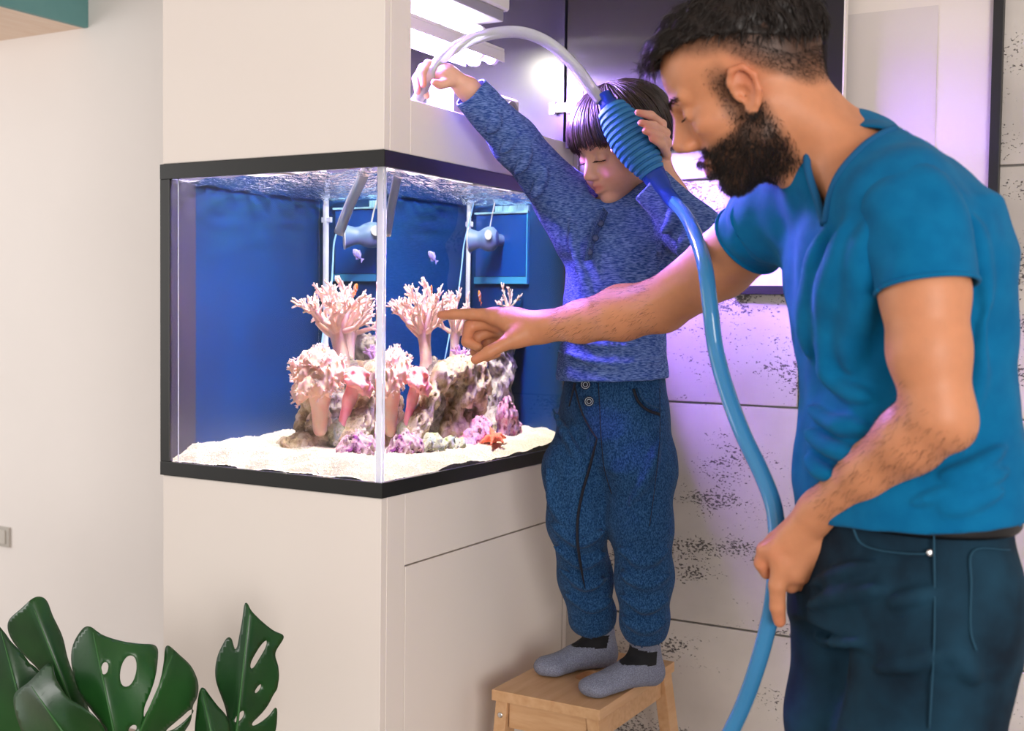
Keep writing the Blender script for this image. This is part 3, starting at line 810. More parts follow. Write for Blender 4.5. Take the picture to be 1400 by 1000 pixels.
rock('live_rock', 'big hollow beige arch rock leaning in the middle of the aquarium',
     [((-.19, .255, .075), .030), ((-.195, .28, .115), .028), ((-.20, .315, .158), .028), ((-.205, .36, .205), .030), ((-.21, .41, .215), (.035, .04, .028)),
      ((-.205, .46, .212), .032), ((-.20, .505, .215), .026), ((-.20, .525, .18), .026), ((-.195, .49, .165), .026), ((-.19, .445, .155), .026), ((-.20, .51, .14), .022),
      ((-.27, .42, .14), (.05, .10, .09)), ((-.235, .44, .085), (.06, .09, .05))],
     [((-.175, .385, .15), (.035, .034, .024)), ((-.16, .43, .115), (.03, .045, .016)), ((-.175, .495, .205), (.016, .010, .02))], 'rock_beige', seed=3)
rock('live_rock', 'rough slanted grey rock behind the pink anemone',
     [((-.27, .36, .10), (.05, .06, .07)), ((-.255, .37, .15), (.035, .05, .06)), ((-.285, .39, .20), (.035, .04, .04)), ((-.30, .33, .06), (.06, .06, .04))],
     [((-.235, .33, .12), .012)], 'rock_grey', seed=8)
rock('live_rock', 'tall dark stacked rock reaching up at the back of the tank',
     [((-.28, .655, .08), (.055, .055, .06)), ((-.285, .665, .15), (.05, .045, .05)), ((-.28, .67, .21), (.045, .045, .045)), ((-.29, .66, .265), (.055, .05, .035)),
      ((-.27, .695, .30), (.04, .03, .026)), ((-.33, .62, .255), (.05, .05, .03))],
     [((-.235, .64, .20), .013), ((-.235, .675, .165), .012), ((-.23, .65, .13), .016), ((-.235, .62, .23), .011)], 'rock_grey', seed=11)
rock('live_rock', 'knobbly violet rock behind the orange starfish',
     [((-.16, .595, .075), (.035, .04, .045)), ((-.155, .585, .115), (.030, .032, .03)), ((-.185, .645, .065), (.03, .03, .03))], (), 'rock_pink', amp=0.008, seed=14)
rock('live_rock', 'rounded pink crusted rock beside the orange starfish',
     [((-.135, .445, .065), (.035, .045, .032)), ((-.16, .48, .085), (.03, .04, .03)), ((-.14, .405, .055), (.025, .03, .02))],
     [((-.105, .47, .09), .010)], 'rock_pink', amp=0.007, seed=17)
rock('live_rock', 'magenta speckled rock in front of the anemone near the glass corner',
     [((-.165, .19, .065), (.040, .034, .026)), ((-.145, .215, .07), (.028, .028, .022))], (), 'rock_purple', amp=0.007, h=0.004, seed=20)
rock('live_rock', 'green tinged low rock at the foot of the arch rock',
     [((-.125, .26, .066), (.026, .028, .024)), ((-.125, .30, .062), (.026, .03, .02)), ((-.125, .34, .058), (.024, .026, .018)), ((-.12, .375, .052), (.02, .02, .014))], (), 'rock_green', amp=0.006, h=0.004, seed=23)
rock('live_rock', 'pale rounded rock lying alone on the open sand',
     [((-.315, .225, .062), (.045, .040, .026)), ((-.345, .235, .055), (.035, .03, .018))], [((-.30, .19, .068), .007)], 'rock_beige', amp=0.004, h=0.004, seed=26)
rock('live_rock', 'smallest cream stone beside the pale rounded rock',
     [((-.225, .145, .050), (.026, .022, .014))], (), 'rock_beige', amp=0.004, h=0.0035, seed=29)
rock('live_rock', 'cream arch rock holding up the big pink anemone',
     [((-.335, .285, .075), (.018, .02, .05)), ((-.335, .29, .125), (.02, .022, .035)), ((-.31, .28, .15), (.03, .024, .02)), ((-.285, .255, .075), (.024, .022, .045)), ((-.28, .265, .115), (.02, .02, .03))],
     (), 'rock_beige', amp=0.005, h=0.004, seed=32)
rock('live_rock', 'olive crusted nub rock between the two anemone stalks',
     [((-.235, .255, .095), (.024, .022, .026)), ((-.22, .265, .06), (.024, .022, .03))], (), 'rock_green', amp=0.005, h=0.004, seed=35)
rock('live_rock', 'grey nub rock beside the white tree coral trunk',
     [((-.25, .425, .215), (.024, .026, .026)), ((-.26, .44, .185), (.03, .03, .03))], (), 'rock_grey', amp=0.005, h=0.004, seed=38)

# ------------------------------------------------------------------ branching corals
M['coral_white'] = mat('cream_coral_flesh', srgb(226, 190, 178), 0.6, var=srgb(236, 210, 196), vscale=60, sss=0.15, bump=0.15, bscale=300)
M['coral_lilac'] = mat('lilac_coral_flesh', srgb(176, 140, 196), 0.6, var=srgb(204, 170, 206), vscale=60, sss=0.1)

def tree_coral(name, label, base, top, r0, reach, n_main, mtl, seed, levels=3):
    """trunk with a crown of forking branches ending in stubby fingers"""
    rnd = random.Random(seed)
    t = thing(name, label, 'coral', tuple(np.array(base) + (0, 0, Z0)))
    z = np.array([0, 0, Z0]); base = np.array(base) + z; top = np.array(top) + z
    ax = unit(top - base); Ln = np.linalg.norm(top - base)
    F = []
    tr = MB().tube(spline([base, base + ax * Ln * .3 + np.array([.002, 0, 0]), base + ax * Ln * .7, top], 6),
                   list(np.interp(np.linspace(0, 1, 19), [0, .2, .6, 1], [r0 * 1.12, r0 * .95, r0 * .9, r0 * 1.15])), 16)
    tr.build('trunk', M[mtl], t, True)
    br = MB()
    def grow(p, d, L, r, lv):
        mid = p + d * L * .5 + np.array([rnd.uniform(-1, 1) for _ in range(3)]) * L * .07
        end = p + d * L + np.array([rnd.uniform(-1, 1) for _ in range(3)]) * L * .08
        br.tube(spline([p, mid, end], 3), list(np.linspace(r, r * .72, 7)), 7)
        if lv == 0:
            return
        n = rnd.choice((2, 3, 3)) if lv > 1 else rnd.choice((3, 4, 4))
        for k in range(n):
            q = mid + (end - mid) * rnd.uniform(.1, 1.0)
            if k == 0: q = end - d * r * .3
            nd = unit(d + np.array([rnd.uniform(-1, 1), rnd.uniform(-1, 1), rnd.uniform(-.55, 1)]) * (.75 if lv > 1 else 1.0))
            grow(q, nd, L * rnd.uniform(.42, .72), max(r * .66, .0022), lv - 1)
    for k in range(n_main):
        a = 2 * math.pi * (k + rnd.uniform(-.25, .25)) / n_main * 1.0
        el = rnd.uniform(.2, 1.05) if k % 2 else rnd.uniform(.6, 1.4)
        d = unit((math.cos(a) * math.cos(el), math.sin(a) * math.cos(el), math.sin(el)))
        grow(top - ax * r0 * rnd.uniform(.0, 1.2) + d * r0 * .3, d, reach * rnd.uniform(.42, .58), r0 * rnd.uniform(.36, .5), levels)
    br.build('branches', M[mtl], t, True)
    return t
tree_coral('tree_coral', 'large cream tree coral with a thick trunk and forking crown', (-.282, .368, .215), (-.30, .374, .300), .0185, .110, 20, 'coral_white', 5)
tree_coral('tree_coral', 'cream tree coral half hidden behind the thick trunked one', (-.35, .52, .20), (-.345, .53, .295), .014, .100, 14, 'coral_white', 12)
tree_coral('tree_coral', 'small sparse white coral on top of the tall dark rock', (-.275, .685, .318), (-.275, .69, .352), .008, .060, 6, 'coral_white', 21, 2)
tree_coral('finger_coral', 'lilac finger coral growing on the arch rock', (-.255, .475, .222), (-.255, .475, .238), .010, .050, 9, 'coral_lilac', 33, 1)

# ------------------------------------------------------------------ anemones: stalk, frilled crown, fringe
M['anemone'] = mat('peach_anemone_flesh', srgb(250, 198, 176), 0.55, var=srgb(252, 214, 194), vscale=40, sss=0.25, bump=0.1, bscale=200)
M['anemone_pink'] = mat('rose_anemone_flesh', srgb(244, 146, 146), 0.5, var=srgb(248, 178, 172), vscale=40, sss=0.25)
M['fringe'] = mat('pale_anemone_fringe', srgb(250, 214, 206), 0.5, sss=0.2)
def anemone(name, label, stalks, caps, mtl, fringe=True, seed=1, frill=0.006):
    rs = np.random.RandomState(seed)
    allp = np.array([s[0] for s in stalks] + [s[1] for s in stalks] + [c[0] for c in caps])
    t = thing(name, label, 'anemone', tuple(stalks[0][0] + np.array([0, 0, Z0])))
    F = Field(*[lin(allp[:, i].min() - .055, allp[:, i].max() + .055, .0028) for i in range(3)])
    for a_, b_, ra, rb in stalks: F.cone(a_, b_, ra, rb, .012)
    V, Q = F.mesh(2); link('stalk', npmesh('stalk', V + (0, 0, Z0), Q), M[mtl], t, True)
    F = Field(*[lin(allp[:, i].min() - .065, allp[:, i].max() + .065, .0028) for i in range(3)])
    for c, r, n in caps:
        n = unit(n); u = unit(np.cross(n, (.3, .5, .8))); w_ = np.cross(n, u)
        F.ell(c, (r, r, r * .42), [u, w_, n], .010)
        F.ell(np.array(c) + n * r * .50, (r * .55, r * .55, r * .24), [u, w_, n], .008, 'sub')
    F.noise(frill, 160, seed); F.noise(frill * .5, 330, seed + 4)
    V, Q = F.mesh(1); V = V + (0, 0, Z0)
    cap_o = link('crown', npmesh('crown', V, Q), M[mtl], t, True)
    if fringe:
        b = MB()
        for c, r, n in caps:
            n = unit(n); u = unit(np.cross(n, (.3, .5, .8))); w_ = np.cross(n, u); c = np.array(c) + (0, 0, Z0)
            for k in range(95):
                a = rs.rand() * 6.283; d = math.cos(a) * u + math.sin(a) * w_
                # start on the crown's outermost flesh in that direction
                rel = V - c; along = rel @ d; off = np.linalg.norm(rel - along[:, None] * d, axis=1)
                near = off < .010
                if not near.any(): continue
                p = V[near][np.argmax(along[near])]
                e = unit(d + .5 * n + rs.randn(3) * .45)
                b.tube([p - e * .002, p + e * .0035, p + e * .0075], [.0014, .0012, .0006], 5)
        b.build('fringe', M['fringe'], t, True)
    return t
anemone('anemone', 'big frilly peach anemone in front of the white tree coral',
        [((-.27, .236, .098), (-.272, .238, .165), .016, .022), ((-.272, .238, .165), (-.275, .238, .20), .022, .030)],
        [((-.275, .235, .205), .052, (.15, -.6, .6)), ((-.315, .24, .190), .042, (-.6, -.5, .35)), ((-.285, .245, .245), .034, (0, -.3, 1)), ((-.245, .24, .225), .036, (.6, -.4, .5)), ((-.33, .245, .225), .024, (-.7, -.2, .6))],
        'anemone', True, 3)
anemone('anemone', 'small rose pink smooth anemone beside the peach one',
        [((-.225, .255, .105), (-.212, .265, .16), .011, .013), ((-.212, .265, .16), (-.20, .27, .195), .013, .018)],
        [((-.196, .27, .205), .030, (.5, -.5, .7)), ((-.18, .28, .185), .022, (.8, -.3, .2))], 'anemone_pink', False, 9, .004)

# ------------------------------------------------------------------ starfish
sf = np.array([-.078, .468, .062]) + (0, 0, Z0)
F = Field(lin(sf[0] - .06, sf[0] + .06, .0022), lin(sf[1] - .075, sf[1] + .075, .0022), lin(sf[2] - .03, sf[2] + .05, .0022))
F.ell(sf + (0, 0, .006), (.012, .012, .007), None, .006)
for k, (a, L_, dz) in enumerate(((2.75, .046, .020), (1.62, .050, -.002), (0.35, .034, -.007), (-0.95, .036, -.008), (-1.95, .046, -.006))):
    e = sf + (math.cos(a) * L_, math.sin(a) * L_, dz + .004)
    mid = sf + (math.cos(a) * L_ * .5, math.sin(a) * L_ * .5, dz * .35 + .009)
    F.chain([sf + (0, 0, .006), mid, e], [.0085, .0066, .0032], .006)
F.noise(.0012, 500, 5)
V, Q = F.mesh(1)
M['starfish'] = mat('orange_starfish_skin', srgb(216, 88, 58), 0.6, var=srgb(232, 118, 84), vscale=220, bump=0.5, bscale=500)
tag(link('starfish', npmesh('starfish', V, Q), M['starfish'], None, True), 'orange starfish draped between the pink rock and the sand', 'starfish')

# ------------------------------------------------------------------ fish
M['fish_orange'] = mat('orange_fish_scales', srgb(236, 130, 40), 0.4)
M['fish_white'] = mat('white_fish_band', srgb(236, 232, 228), 0.4)
M['fish_lilac'] = mat('silver_lilac_fish_scales', srgb(170, 168, 214), 0.35, var=srgb(120, 120, 190), vscale=300, stretch=(1, 1, .3))
M['eye_black'] = mat('fish_eye', (0.005, 0.005, 0.005), 0.15)
def fish(label, pos, d, L_, mtl, bands=False, tall=.34):
    pos = np.array(pos) + (0, 0, Z0); d = unit(d); s = unit(np.cross((0, 0, 1), d)); u = np.cross(d, s)
    t = thing('clownfish' if bands else 'damselfish', label, 'fish', tuple(pos))
    prof = [(-.5, .10), (-.40, .16), (-.25, .55), (0, .95), (.2, 1.0), (.36, .70), (.46, .32), (.5, .08)]
    b = MB(); base = []
    n = 10
    for x, r in prof:
        for k in range(n):
            a = 2 * math.pi * k / n
            b.v.append(tuple(pos + d * x * L_ + r * L_ * (tall * .5 * math.sin(a) * u + .085 * math.cos(a) * s)))
    for i in range(len(prof) - 1):
        for k in range(n): b.f.append((i * n + k, i * n + (k + 1) % n, (i + 1) * n + (k + 1) % n, (i + 1) * n + k))
    b.f.append(tuple(range(n))); b.f.append(tuple((len(prof) - 1) * n + k for k in range(n)))
    body = b.build('body', M[mtl], t, True)
    def fin(name, pts):
        v = [pos + d * x * L_ + u * z_ * L_ + s * .006 * L_ for x, z_ in pts] + [pos + d * x * L_ + u * z_ * L_ - s * .006 * L_ for x, z_ in pts]
        m_ = len(pts); f = [tuple(range(m_)), tuple(reversed(range(m_, 2 * m_)))] + [(i, (i + 1) % m_, m_ + (i + 1) % m_, m_ + i) for i in range(m_)]
        MB().add(v, f).build(name, M[mtl], t)
    fin('tail_fin', [(-.44, .05), (-.66, .20), (-.60, 0), (-.66, -.20), (-.44, -.05)])
    fin('dorsal_fin', [(.2, tall * .45), (.05, tall * .5 + .12), (-.25, tall * .3 + .10), (-.32, tall * .2)])
    fin('anal_fin', [(.0, -tall * .45), (-.15, -tall * .5 - .10), (-.32, -tall * .25 - .03)])
    for sg in (-1, 1):
        MB().lathe([(.001, 0), (.028 * L_, .002 * L_), (.02 * L_, .015 * L_)], pos + d * .34 * L_ + s * sg * .05 * L_ + u * .04 * L_, s * sg, 8).build('eye', M['eye_black'], t, True)
    if bands:
        for x0, x1 in ((.18, .27), (-.12, -.02)):
            b = MB()
            for x in (x0, (x0 + x1) / 2, x1):
                r = np.interp(x, [p_[0] for p_ in prof], [p_[1] for p_ in prof]) * 1.05
                for k in range(n):
                    a = 2 * math.pi * k / n
                    b.v.append(tuple(pos + d * x * L_ + r * L_ * (tall * .5 * math.sin(a) * u + .087 * math.cos(a) * s)))
            for i in range(2):
                for k in range(n): b.f.append((i * n + k, i * n + (k + 1) % n, (i + 1) * n + (k + 1) % n, (i + 1) * n + k))
            b.build('white_band', M['fish_white'], t, True)
    return t
fish('small silver lilac fish swimming alone in open blue water', (-.239, .352, .456), (-.35, -.5, .55), .030, 'fish_lilac', False, .5)
fish('orange clownfish hovering over the middle of the tree coral crown', (-.245, .356, .384), (.5, -.5, .5), .036, 'fish_orange', True, .45)
fish('orange clownfish swimming behind the tree coral crown near the tall rock', (-.30, .589, .375), (.2, -.4, .6), .034, 'fish_orange', True, .45)
fish('pale lilac fish hiding beside the tree coral crown', (-.363, .40, .372), (.7, -.4, .1), .030, 'fish_lilac', False, .5)

# ================================================================== people: shared builders
def skin_mat(name, base, rough=0.5, sss=0.12, bump=0.12):
    """colour comes from the per-vertex complexion (lips, knuckles, stubble), pores from noise"""
    m = bpy.data.materials.new(name); m.use_nodes = True
    nt = m.node_tree; N = nt.nodes.new; L = nt.links.new; b = nt.nodes['Principled BSDF']
    at = N('ShaderNodeAttribute'); at.attribute_name = 'complexion'
    tc = N('ShaderNodeTexCoord'); n = N('ShaderNodeTexNoise'); n.inputs['Scale'].default_value = 55; n.inputs['Detail'].default_value = 6
    L(tc.outputs['Object'], n.inputs['Vector'])
    mr = N('ShaderNodeMapRange'); mr.inputs['To Min'].default_value = .88; mr.inputs['To Max'].default_value = 1.10; L(n.outputs['Fac'], mr.inputs['Value'])
    mx = N('ShaderNodeVectorMath'); mx.operation = 'SCALE'; L(at.outputs['Color'], mx.inputs[0]); L(mr.outputs[0], mx.inputs['Scale'])
    L(mx.outputs[0], b.inputs['Base Color'])
    b.inputs['Roughness'].default_value = rough; b.inputs['Specular IOR Level'].default_value = 0.4
    b.inputs['Subsurface Weight'].default_value = sss; b.inputs['Subsurface Radius'].default_value = (1, .35, .2); b.inputs['Subsurface Scale'].default_value = .006
    n2 = N('ShaderNodeTexNoise'); n2.inputs['Scale'].default_value = 420; n2.inputs['Detail'].default_value = 3; L(tc.outputs['Object'], n2.inputs['Vector'])
    bp = N('ShaderNodeBump'); bp.inputs['Strength'].default_value = bump; bp.inputs['Distance'].default_value = .002
    L(n2.outputs['Fac'], bp.inputs['Height']); L(bp.outputs[0], b.inputs['Normal'])
    return m

def set_col(me, C):
    a = me.attributes.new('complexion', 'FLOAT_COLOR', 'POINT')
    d = np.ones((len(C), 4), np.float32); d[:, :3] = C; a.data.foreach_set('color', d.ravel())

def strands(name, root, dirn, length, width, m, parent, curl=None, seg=3, seed=0):
    """thin tapered hairs, one mesh; curl bends each hair along its length"""
    rs = np.random.RandomState(seed); n = len(root)
    d = dirn / (np.linalg.norm(dirn, axis=1, keepdims=True) + 1e-9)
    a = np.cross(d, rs.randn(n, 3)); a /= np.linalg.norm(a, axis=1, keepdims=True) + 1e-9
    b = np.cross(d, a); length = np.broadcast_to(length, n); width = np.broadcast_to(width, n)
    V = np.zeros((n, seg * 3 + 1, 3))
    for i in range(seg):
        t = i / seg
        c = root + d * (length * t)[:, None]
        if curl is not None: c = c + curl * (t * t * length)[:, None]
        for k in range(3):
            ang = 2.094 * k
            V[:, i * 3 + k] = c + (a * math.cos(ang) + b * math.sin(ang)) * (width * (1 - .75 * t))[:, None]
    V[:, -1] = root + d * length[:, None] + (curl * length[:, None] if curl is not None else 0)
    T = []
    for i in range(seg - 1):
        for k in range(3):
            k2 = (k + 1) % 3
            T += [(i * 3 + k, i * 3 + k2, (i + 1) * 3 + k2), (i * 3 + k, (i + 1) * 3 + k2, (i + 1) * 3 + k)]
    for k in range(3): T.append(((seg - 1) * 3 + k, (seg - 1) * 3 + (k + 1) % 3, seg * 3))
    T = np.array(T)[None] + (np.arange(n) * (seg * 3 + 1))[:, None, None]
    return link(name, npmesh(name, V.reshape(-1, 3), T.reshape(-1, 3)), m, parent, True)

def locks(name, paths, r, m, parent, sides=5, flat=.45):
    """combed locks of hair following given paths, one mesh"""
    b = MB()
    for p, rr in zip(paths, r):
        n = len(p); b.tube(p, [rr * w_ for w_ in np.interp(np.linspace(0, 1, n), [0, .15, .7, 1], [.5, 1, .9, .12])], sides, True, flat)
    me = npmesh_any(name, b.v, b.f)
    return link(name, me, m, parent, True)

def npmesh_any(name, v, f):
    me = bpy.data.meshes.new(name); me.from_pydata(v, [], f); me.update(); return me

class Head:
    """head frame: x forwards out of the face, y to the person's left, z up; sizes for an adult, scaled by s"""
    def __init__(h, O, fwd, up, s, ear_z=0.0):
        h.ez = ear_z
        h.O = np.array(O, float); h.f = unit(fwd); up = np.array(up, float)
        h.l = unit(np.cross(up, h.f)); h.u = np.cross(h.f, h.l); h.s = s
        h.Mx = np.array([h.f, h.l, h.u])
    def w(h, x, y, z): return h.O + h.s * (x * h.f + y * h.l + z * h.u)
    def loc(h, V): return (V - h.O) @ h.Mx.T / h.s
    def ell(h, F, c, r, k=.01, mode='add', tilt=0):
        Mx = h.Mx
        if tilt:
            ct, st = math.cos(tilt), math.sin(tilt); Mx = np.array([ct * h.f + st * h.u, h.l, -st * h.f + ct * h.u])
        F.ell(h.w(*c), np.array(r) * h.s, Mx, k * h.s, mode)
    def cone(h, F, a, b, ra, rb=None, k=.008, mode='add'):
        F.cone(h.w(*a), h.w(*b), ra * h.s, (ra if rb is None else rb) * h.s, k * h.s, mode)
    def adult(h, F):
        E, Cn = h.ell, h.cone
        E(F, (-.012, 0, .040), (.098, .077, .084)); E(F, (-.045, 0, .020), (.062, .068, .066), .02)
        E(F, (.034, 0, .046), (.058, .062, .062), .02)
        E(F, (.030, 0, -.030), (.060, .058, .070), .025)
        E(F, (.044, 0, -.066), (.044, .040, .042), .02)
        for s in (-1, 1):
            Cn(F, (-.012, .052 * s, -.035), (.012, .050 * s, -.070), .018, .016, .02)
            Cn(F, (.012, .050 * s, -.070), (.066, .014 * s, -.098), .016, .014, .02)
            E(F, (.058, .044 * s, -.018), (.022, .018, .016), .02)                     # cheekbone
            Cn(F, (.091, .010 * s, .024), (.072, .046 * s, .026), .010, .008, .012)    # brow
            E(F, (.097, .031 * s, .004), (.014, .018, .012), .012, 'sub')              # socket
            E(F, (.074, .032 * s, .004), (.0135, .0145, .0130), .004)                  # eyeball under lids
            Cn(F, (.0868, .021 * s, .0035), (.0815, .044 * s, .0015), .0028, .0022, .003)  # upper lid edge
            E(F, (.104, .013 * s, -.029), (.010, .008, .0075), .006)                    # nostril wing
            E(F, (.104, .0075 * s, -.0375), (.005, .0035, .004), .003, 'sub')
        Cn(F, (.092, 0, .018), (.113, 0, -.018), .0080, .0098, .010)                    # nose
        Cn(F, (.082, 0, .012), (.096, 0, -.024), .0105, .0150, .010)                    # root of the nose, no gap to the face
        E(F, (.1135, 0, -.022), (.0105, .0105, .0095), .006)
        Cn(F, (.092, -.022, -.0605), (.099, 0, -.056), .0055, .0065, .006); Cn(F, (.092, .022, -.0605), (.099, 0, -.056), .0055, .0065, .006)
        Cn(F, (.090, -.018, -.070), (.0965, 0, -.0705), .006, .0075, .006); Cn(F, (.090, .018, -.070), (.0965, 0, -.0705), .006, .0075, .006)
        Cn(F, (.098, -.026, -.0640), (.1065, 0, -.0632), .0016, .0020, .003, 'sub'); Cn(F, (.098, .026, -.0640), (.1065, 0, -.0632), .0016, .0020, .003, 'sub')
        E(F, (.074, 0, -.098), (.020, .022, .017), .012)                                # chin
    def child(h, F):
        E, Cn = h.ell, h.cone
        E(F, (-.014, 0, .038), (.102, .082, .086)); E(F, (-.05, 0, .020), (.062, .070, .062), .02)
        E(F, (.036, 0, .040), (.058, .064, .060), .02)
        E(F, (.034, 0, -.030), (.058, .060, .064), .025)
        E(F, (.046, 0, -.062), (.042, .042, .040), .02)
        for s in (-1, 1):
            E(F, (.050, .036 * s, -.042), (.036, .030, .032), .02)                      # round cheek
            E(F, (.098, .031 * s, .002), (.012, .017, .011), .012, 'sub')
            E(F, (.077, .032 * s, .001), (.0135, .0150, .0135), .004)
            Cn(F, (.0900, .020 * s, -.002), (.0835, .046 * s, -.005), .0024, .0020, .003)
            E(F, (.098, .011 * s, -.035), (.009, .007, .007), .006)
            E(F, (.099, .0065 * s, -.0415), (.004, .003, .003), .003, 'sub')
        Cn(F, (.088, 0, .008), (.104, 0, -.026), .007, .009, .012)
        Cn(F, (.080, 0, .006), (.092, 0, -.030), .0090, .0135, .010)
        E(F, (.106, 0, -.030), (.010, .0105, .009), .006)
        Cn(F, (.088, -.017, -.0575), (.096, 0, -.054), .0050, .0065, .005); Cn(F, (.088, .017, -.0575), (.096, 0, -.054), .0050, .0065, .005)
        Cn(F, (.086, -.014, -.066), (.0935, 0, -.0665), .0055, .0075, .005); Cn(F, (.086, .014, -.066), (.0935, 0, -.0665), .0055, .0075, .005)
        Cn(F, (.093, -.021, -.0610), (.1030, 0, -.0600), .0014, .0018, .003, 'sub'); Cn(F, (.093, .021, -.0610), (.1030, 0, -.0600), .0014, .0018, .003, 'sub')
        E(F, (.070, 0, -.090), (.020, .022, .016), .012)
    def ear(h, F, s, big=1.0):
        sh = lambda p: (p[0] + .004, p[1], p[2] + h.ez)
        E = lambda F, c, *a: h.ell(F, sh(c), *a)
        Cn = lambda F, a, b, *r: h.cone(F, sh(a), sh(b), *r)
        y = .074 * s
        rim = [(.010, y, .002), (.008, y + .007 * s, .018), (-.003, y + .012 * s, .029), (-.017, y + .014 * s, .026), (-.024, y + .014 * s, .010), (-.020, y + .011 * s, -.008), (-.009, y + .007 * s, -.022), (.000, y + .004 * s, -.029), (.005, y + .001 * s, -.022)]
        E(F, (-.008, y + .004 * s, .002), (.018, .0055, .027), .004)
        for a, b in zip(rim[:-1], rim[1:]): Cn(F, a, b, .0042, .0042, .004)
        E(F, (-.001, y + .0085 * s, -.003), (.0085, .0065, .0120), .004, 'sub')
        E(F, (-.010, y + .0110 * s, .014), (.0065, .0045, .0070), .004, 'sub')
        Cn(F, (.008, y + .003 * s, -.004), (.005, y + .006 * s, -.006), .0035, .0030, .003)
        E(F, (.000, y + .003 * s, -.027), (.006, .004, .006), .004)

def finger(F, pts, r, k=.0035, kp=.006):
    for i in range(len(pts) - 1):
        F.cone(pts[i], pts[i + 1], r[i], r[i + 1], kp if i == 0 else k)

def fold(F, a, b, r, k=.012, mid=None, mode='add'):
    """a soft ridge of cloth"""
    p = [a, b] if mid is None else spline([a, mid, b], 4)
    n = len(p)
    for i in range(n - 1): F.cone(p[i], p[i + 1], r * math.sin(math.pi * (.12 + .76 * i / max(n - 1, 1))), r * math.sin(math.pi * (.12 + .76 * (i + 1) / max(n - 1, 1))), k, mode)

def surf_at(px, py, VV):
    """nearest point of a garment along one line of sight"""
    d = VV - CAM; z = d @ CF; u_ = 700 + FPX * (d @ CR) / z; v_ = 500 - FPX * (d @ CU) / z
    k = (np.abs(u_ - px) < 9) & (np.abs(v_ - py) < 9)
    if not k.any():
        k = np.argsort((u_ - px) ** 2 + (v_ - py) ** 2)[:3]
        return P(px, py, z[k].min())
    return P(px, py, z[k].min())

def folds(F, specs, k=.010, sink=.62):
    """ridges of cloth lying on the garment's own surface: (from, via, to, radius)"""
    V0, _ = F.mesh(0)
    lines = []
    for a, m_, b, r in specs:
        q = [np.array([*a, 0.]), np.array([*m_, 0.]), np.array([*b, 0.])]; q = spline(q, 4)
        lines.append(([surf_at(p[0], p[1], V0) for p in q], r))
    for pts, r in lines:
        r = r * .72; n = len(pts); rr = [r * math.sin(math.pi * (.10 + .80 * i / (n - 1))) for i in range(n)]
        pts = [p + CF * (q_ * sink) for p, q_ in zip(pts, rr)]
        for i in range(n - 1): F.cone(pts[i], pts[i + 1], rr[i], rr[i + 1], k)

def even_edge(V, Q, it=12):
    """smooths the open borders of a garment"""
    k = Q.shape[1]
    e = np.concatenate([np.sort(Q[:, [i, (i + 1) % k]], 1) for i in range(k)]); key = e[:, 0].astype(np.int64) * len(V) + e[:, 1]
    uk, ct = np.unique(key, return_counts=True); b = uk[ct == 1]; a0, a1 = b // len(V), b % len(V)
    V = V.copy()
    for _ in range(it):
        S = np.zeros_like(V); c = np.zeros(len(V))
        np.add.at(S, a0, V[a1]); np.add.at(S, a1, V[a0]); np.add.at(c, a0, 1); np.add.at(c, a1, 1)
        m = c >= 2; V[m] = V[m] * .4 + .6 * S[m] / c[m][:, None]
    return V

def cloth(name, F, m, parent, cuts, smooth=2, thick=.003, near=.006, keep=None):
    """surface of the field; the flat ends made by the cutting planes are removed so cuffs, hem and neckline stay open"""
    V, Q = F.mesh(smooth)
    c = V[Q].mean(1); kp = np.ones(len(Q), bool)
    fn_ = np.cross(V[Q[:, 2]] - V[Q[:, 0]], V[Q[:, 3]] - V[Q[:, 1]]); fn_ /= np.linalg.norm(fn_, axis=1, keepdims=True) + 1e-12
    for p, n, rad in cuts:
        n = unit(n); d = (c - np.array(p)) @ n
        lat = np.linalg.norm((c - np.array(p)) - d[:, None] * n, axis=1)
        kp &= ~((np.abs(d) < near) & (lat < rad) & (fn_ @ n > .62))
    if keep is not None: kp &= keep(c)
    V, Q, u = compact(V, Q, kp)
    V = even_edge(V, Q)
    o = link(name, npmesh(name, V, Q), m, parent, True)
    if thick: solidify(o, thick)
    return o, V, Q

def cutcap(F, p, n, rad, k=.002):
    """remove the field beyond a local plane (only within rad of its point)"""
    p = np.array(p, float); n = unit(n)
    def fn(X, Y, Z):
        dx, dy, dz = X - p[0], Y - p[1], Z - p[2]
        t = dx * n[0] + dy * n[1] + dz * n[2]
        lat = np.sqrt(np.maximum(dx * dx + dy * dy + dz * dz - t * t, 0))
        return np.maximum(-t, np.maximum(lat - rad, t - rad))
    return F.op(fn, p - rad * 1.5, p + rad * 1.5, k, 'sub')

# ================================================================== the boy on the stool
BOY = thing('person', 'child in heathered blue top standing on the stool reaching into the hood', 'person', (.235, .45, Z0 - .41))
bf = unit((-.45, -.89, 0)); bl = np.array([-bf[1], bf[0], 0.0])      # facing, and the boy's left
bl = unit(np.cross((0, 0, 1), bf))
hipc = P(838, 560, 2.42); nkb = P(842, 284, 2.385)
shR, shL = P(782, 284, 2.425), P(896, 292, 2.345)
elR, wrR = P(706, 196, 2.345), P(640, 122, 2.285)
elL, wrL = P(957, 324, 2.20), P(901, 232, 2.225)
rx = lambda px, py, d: P(px, py, d)

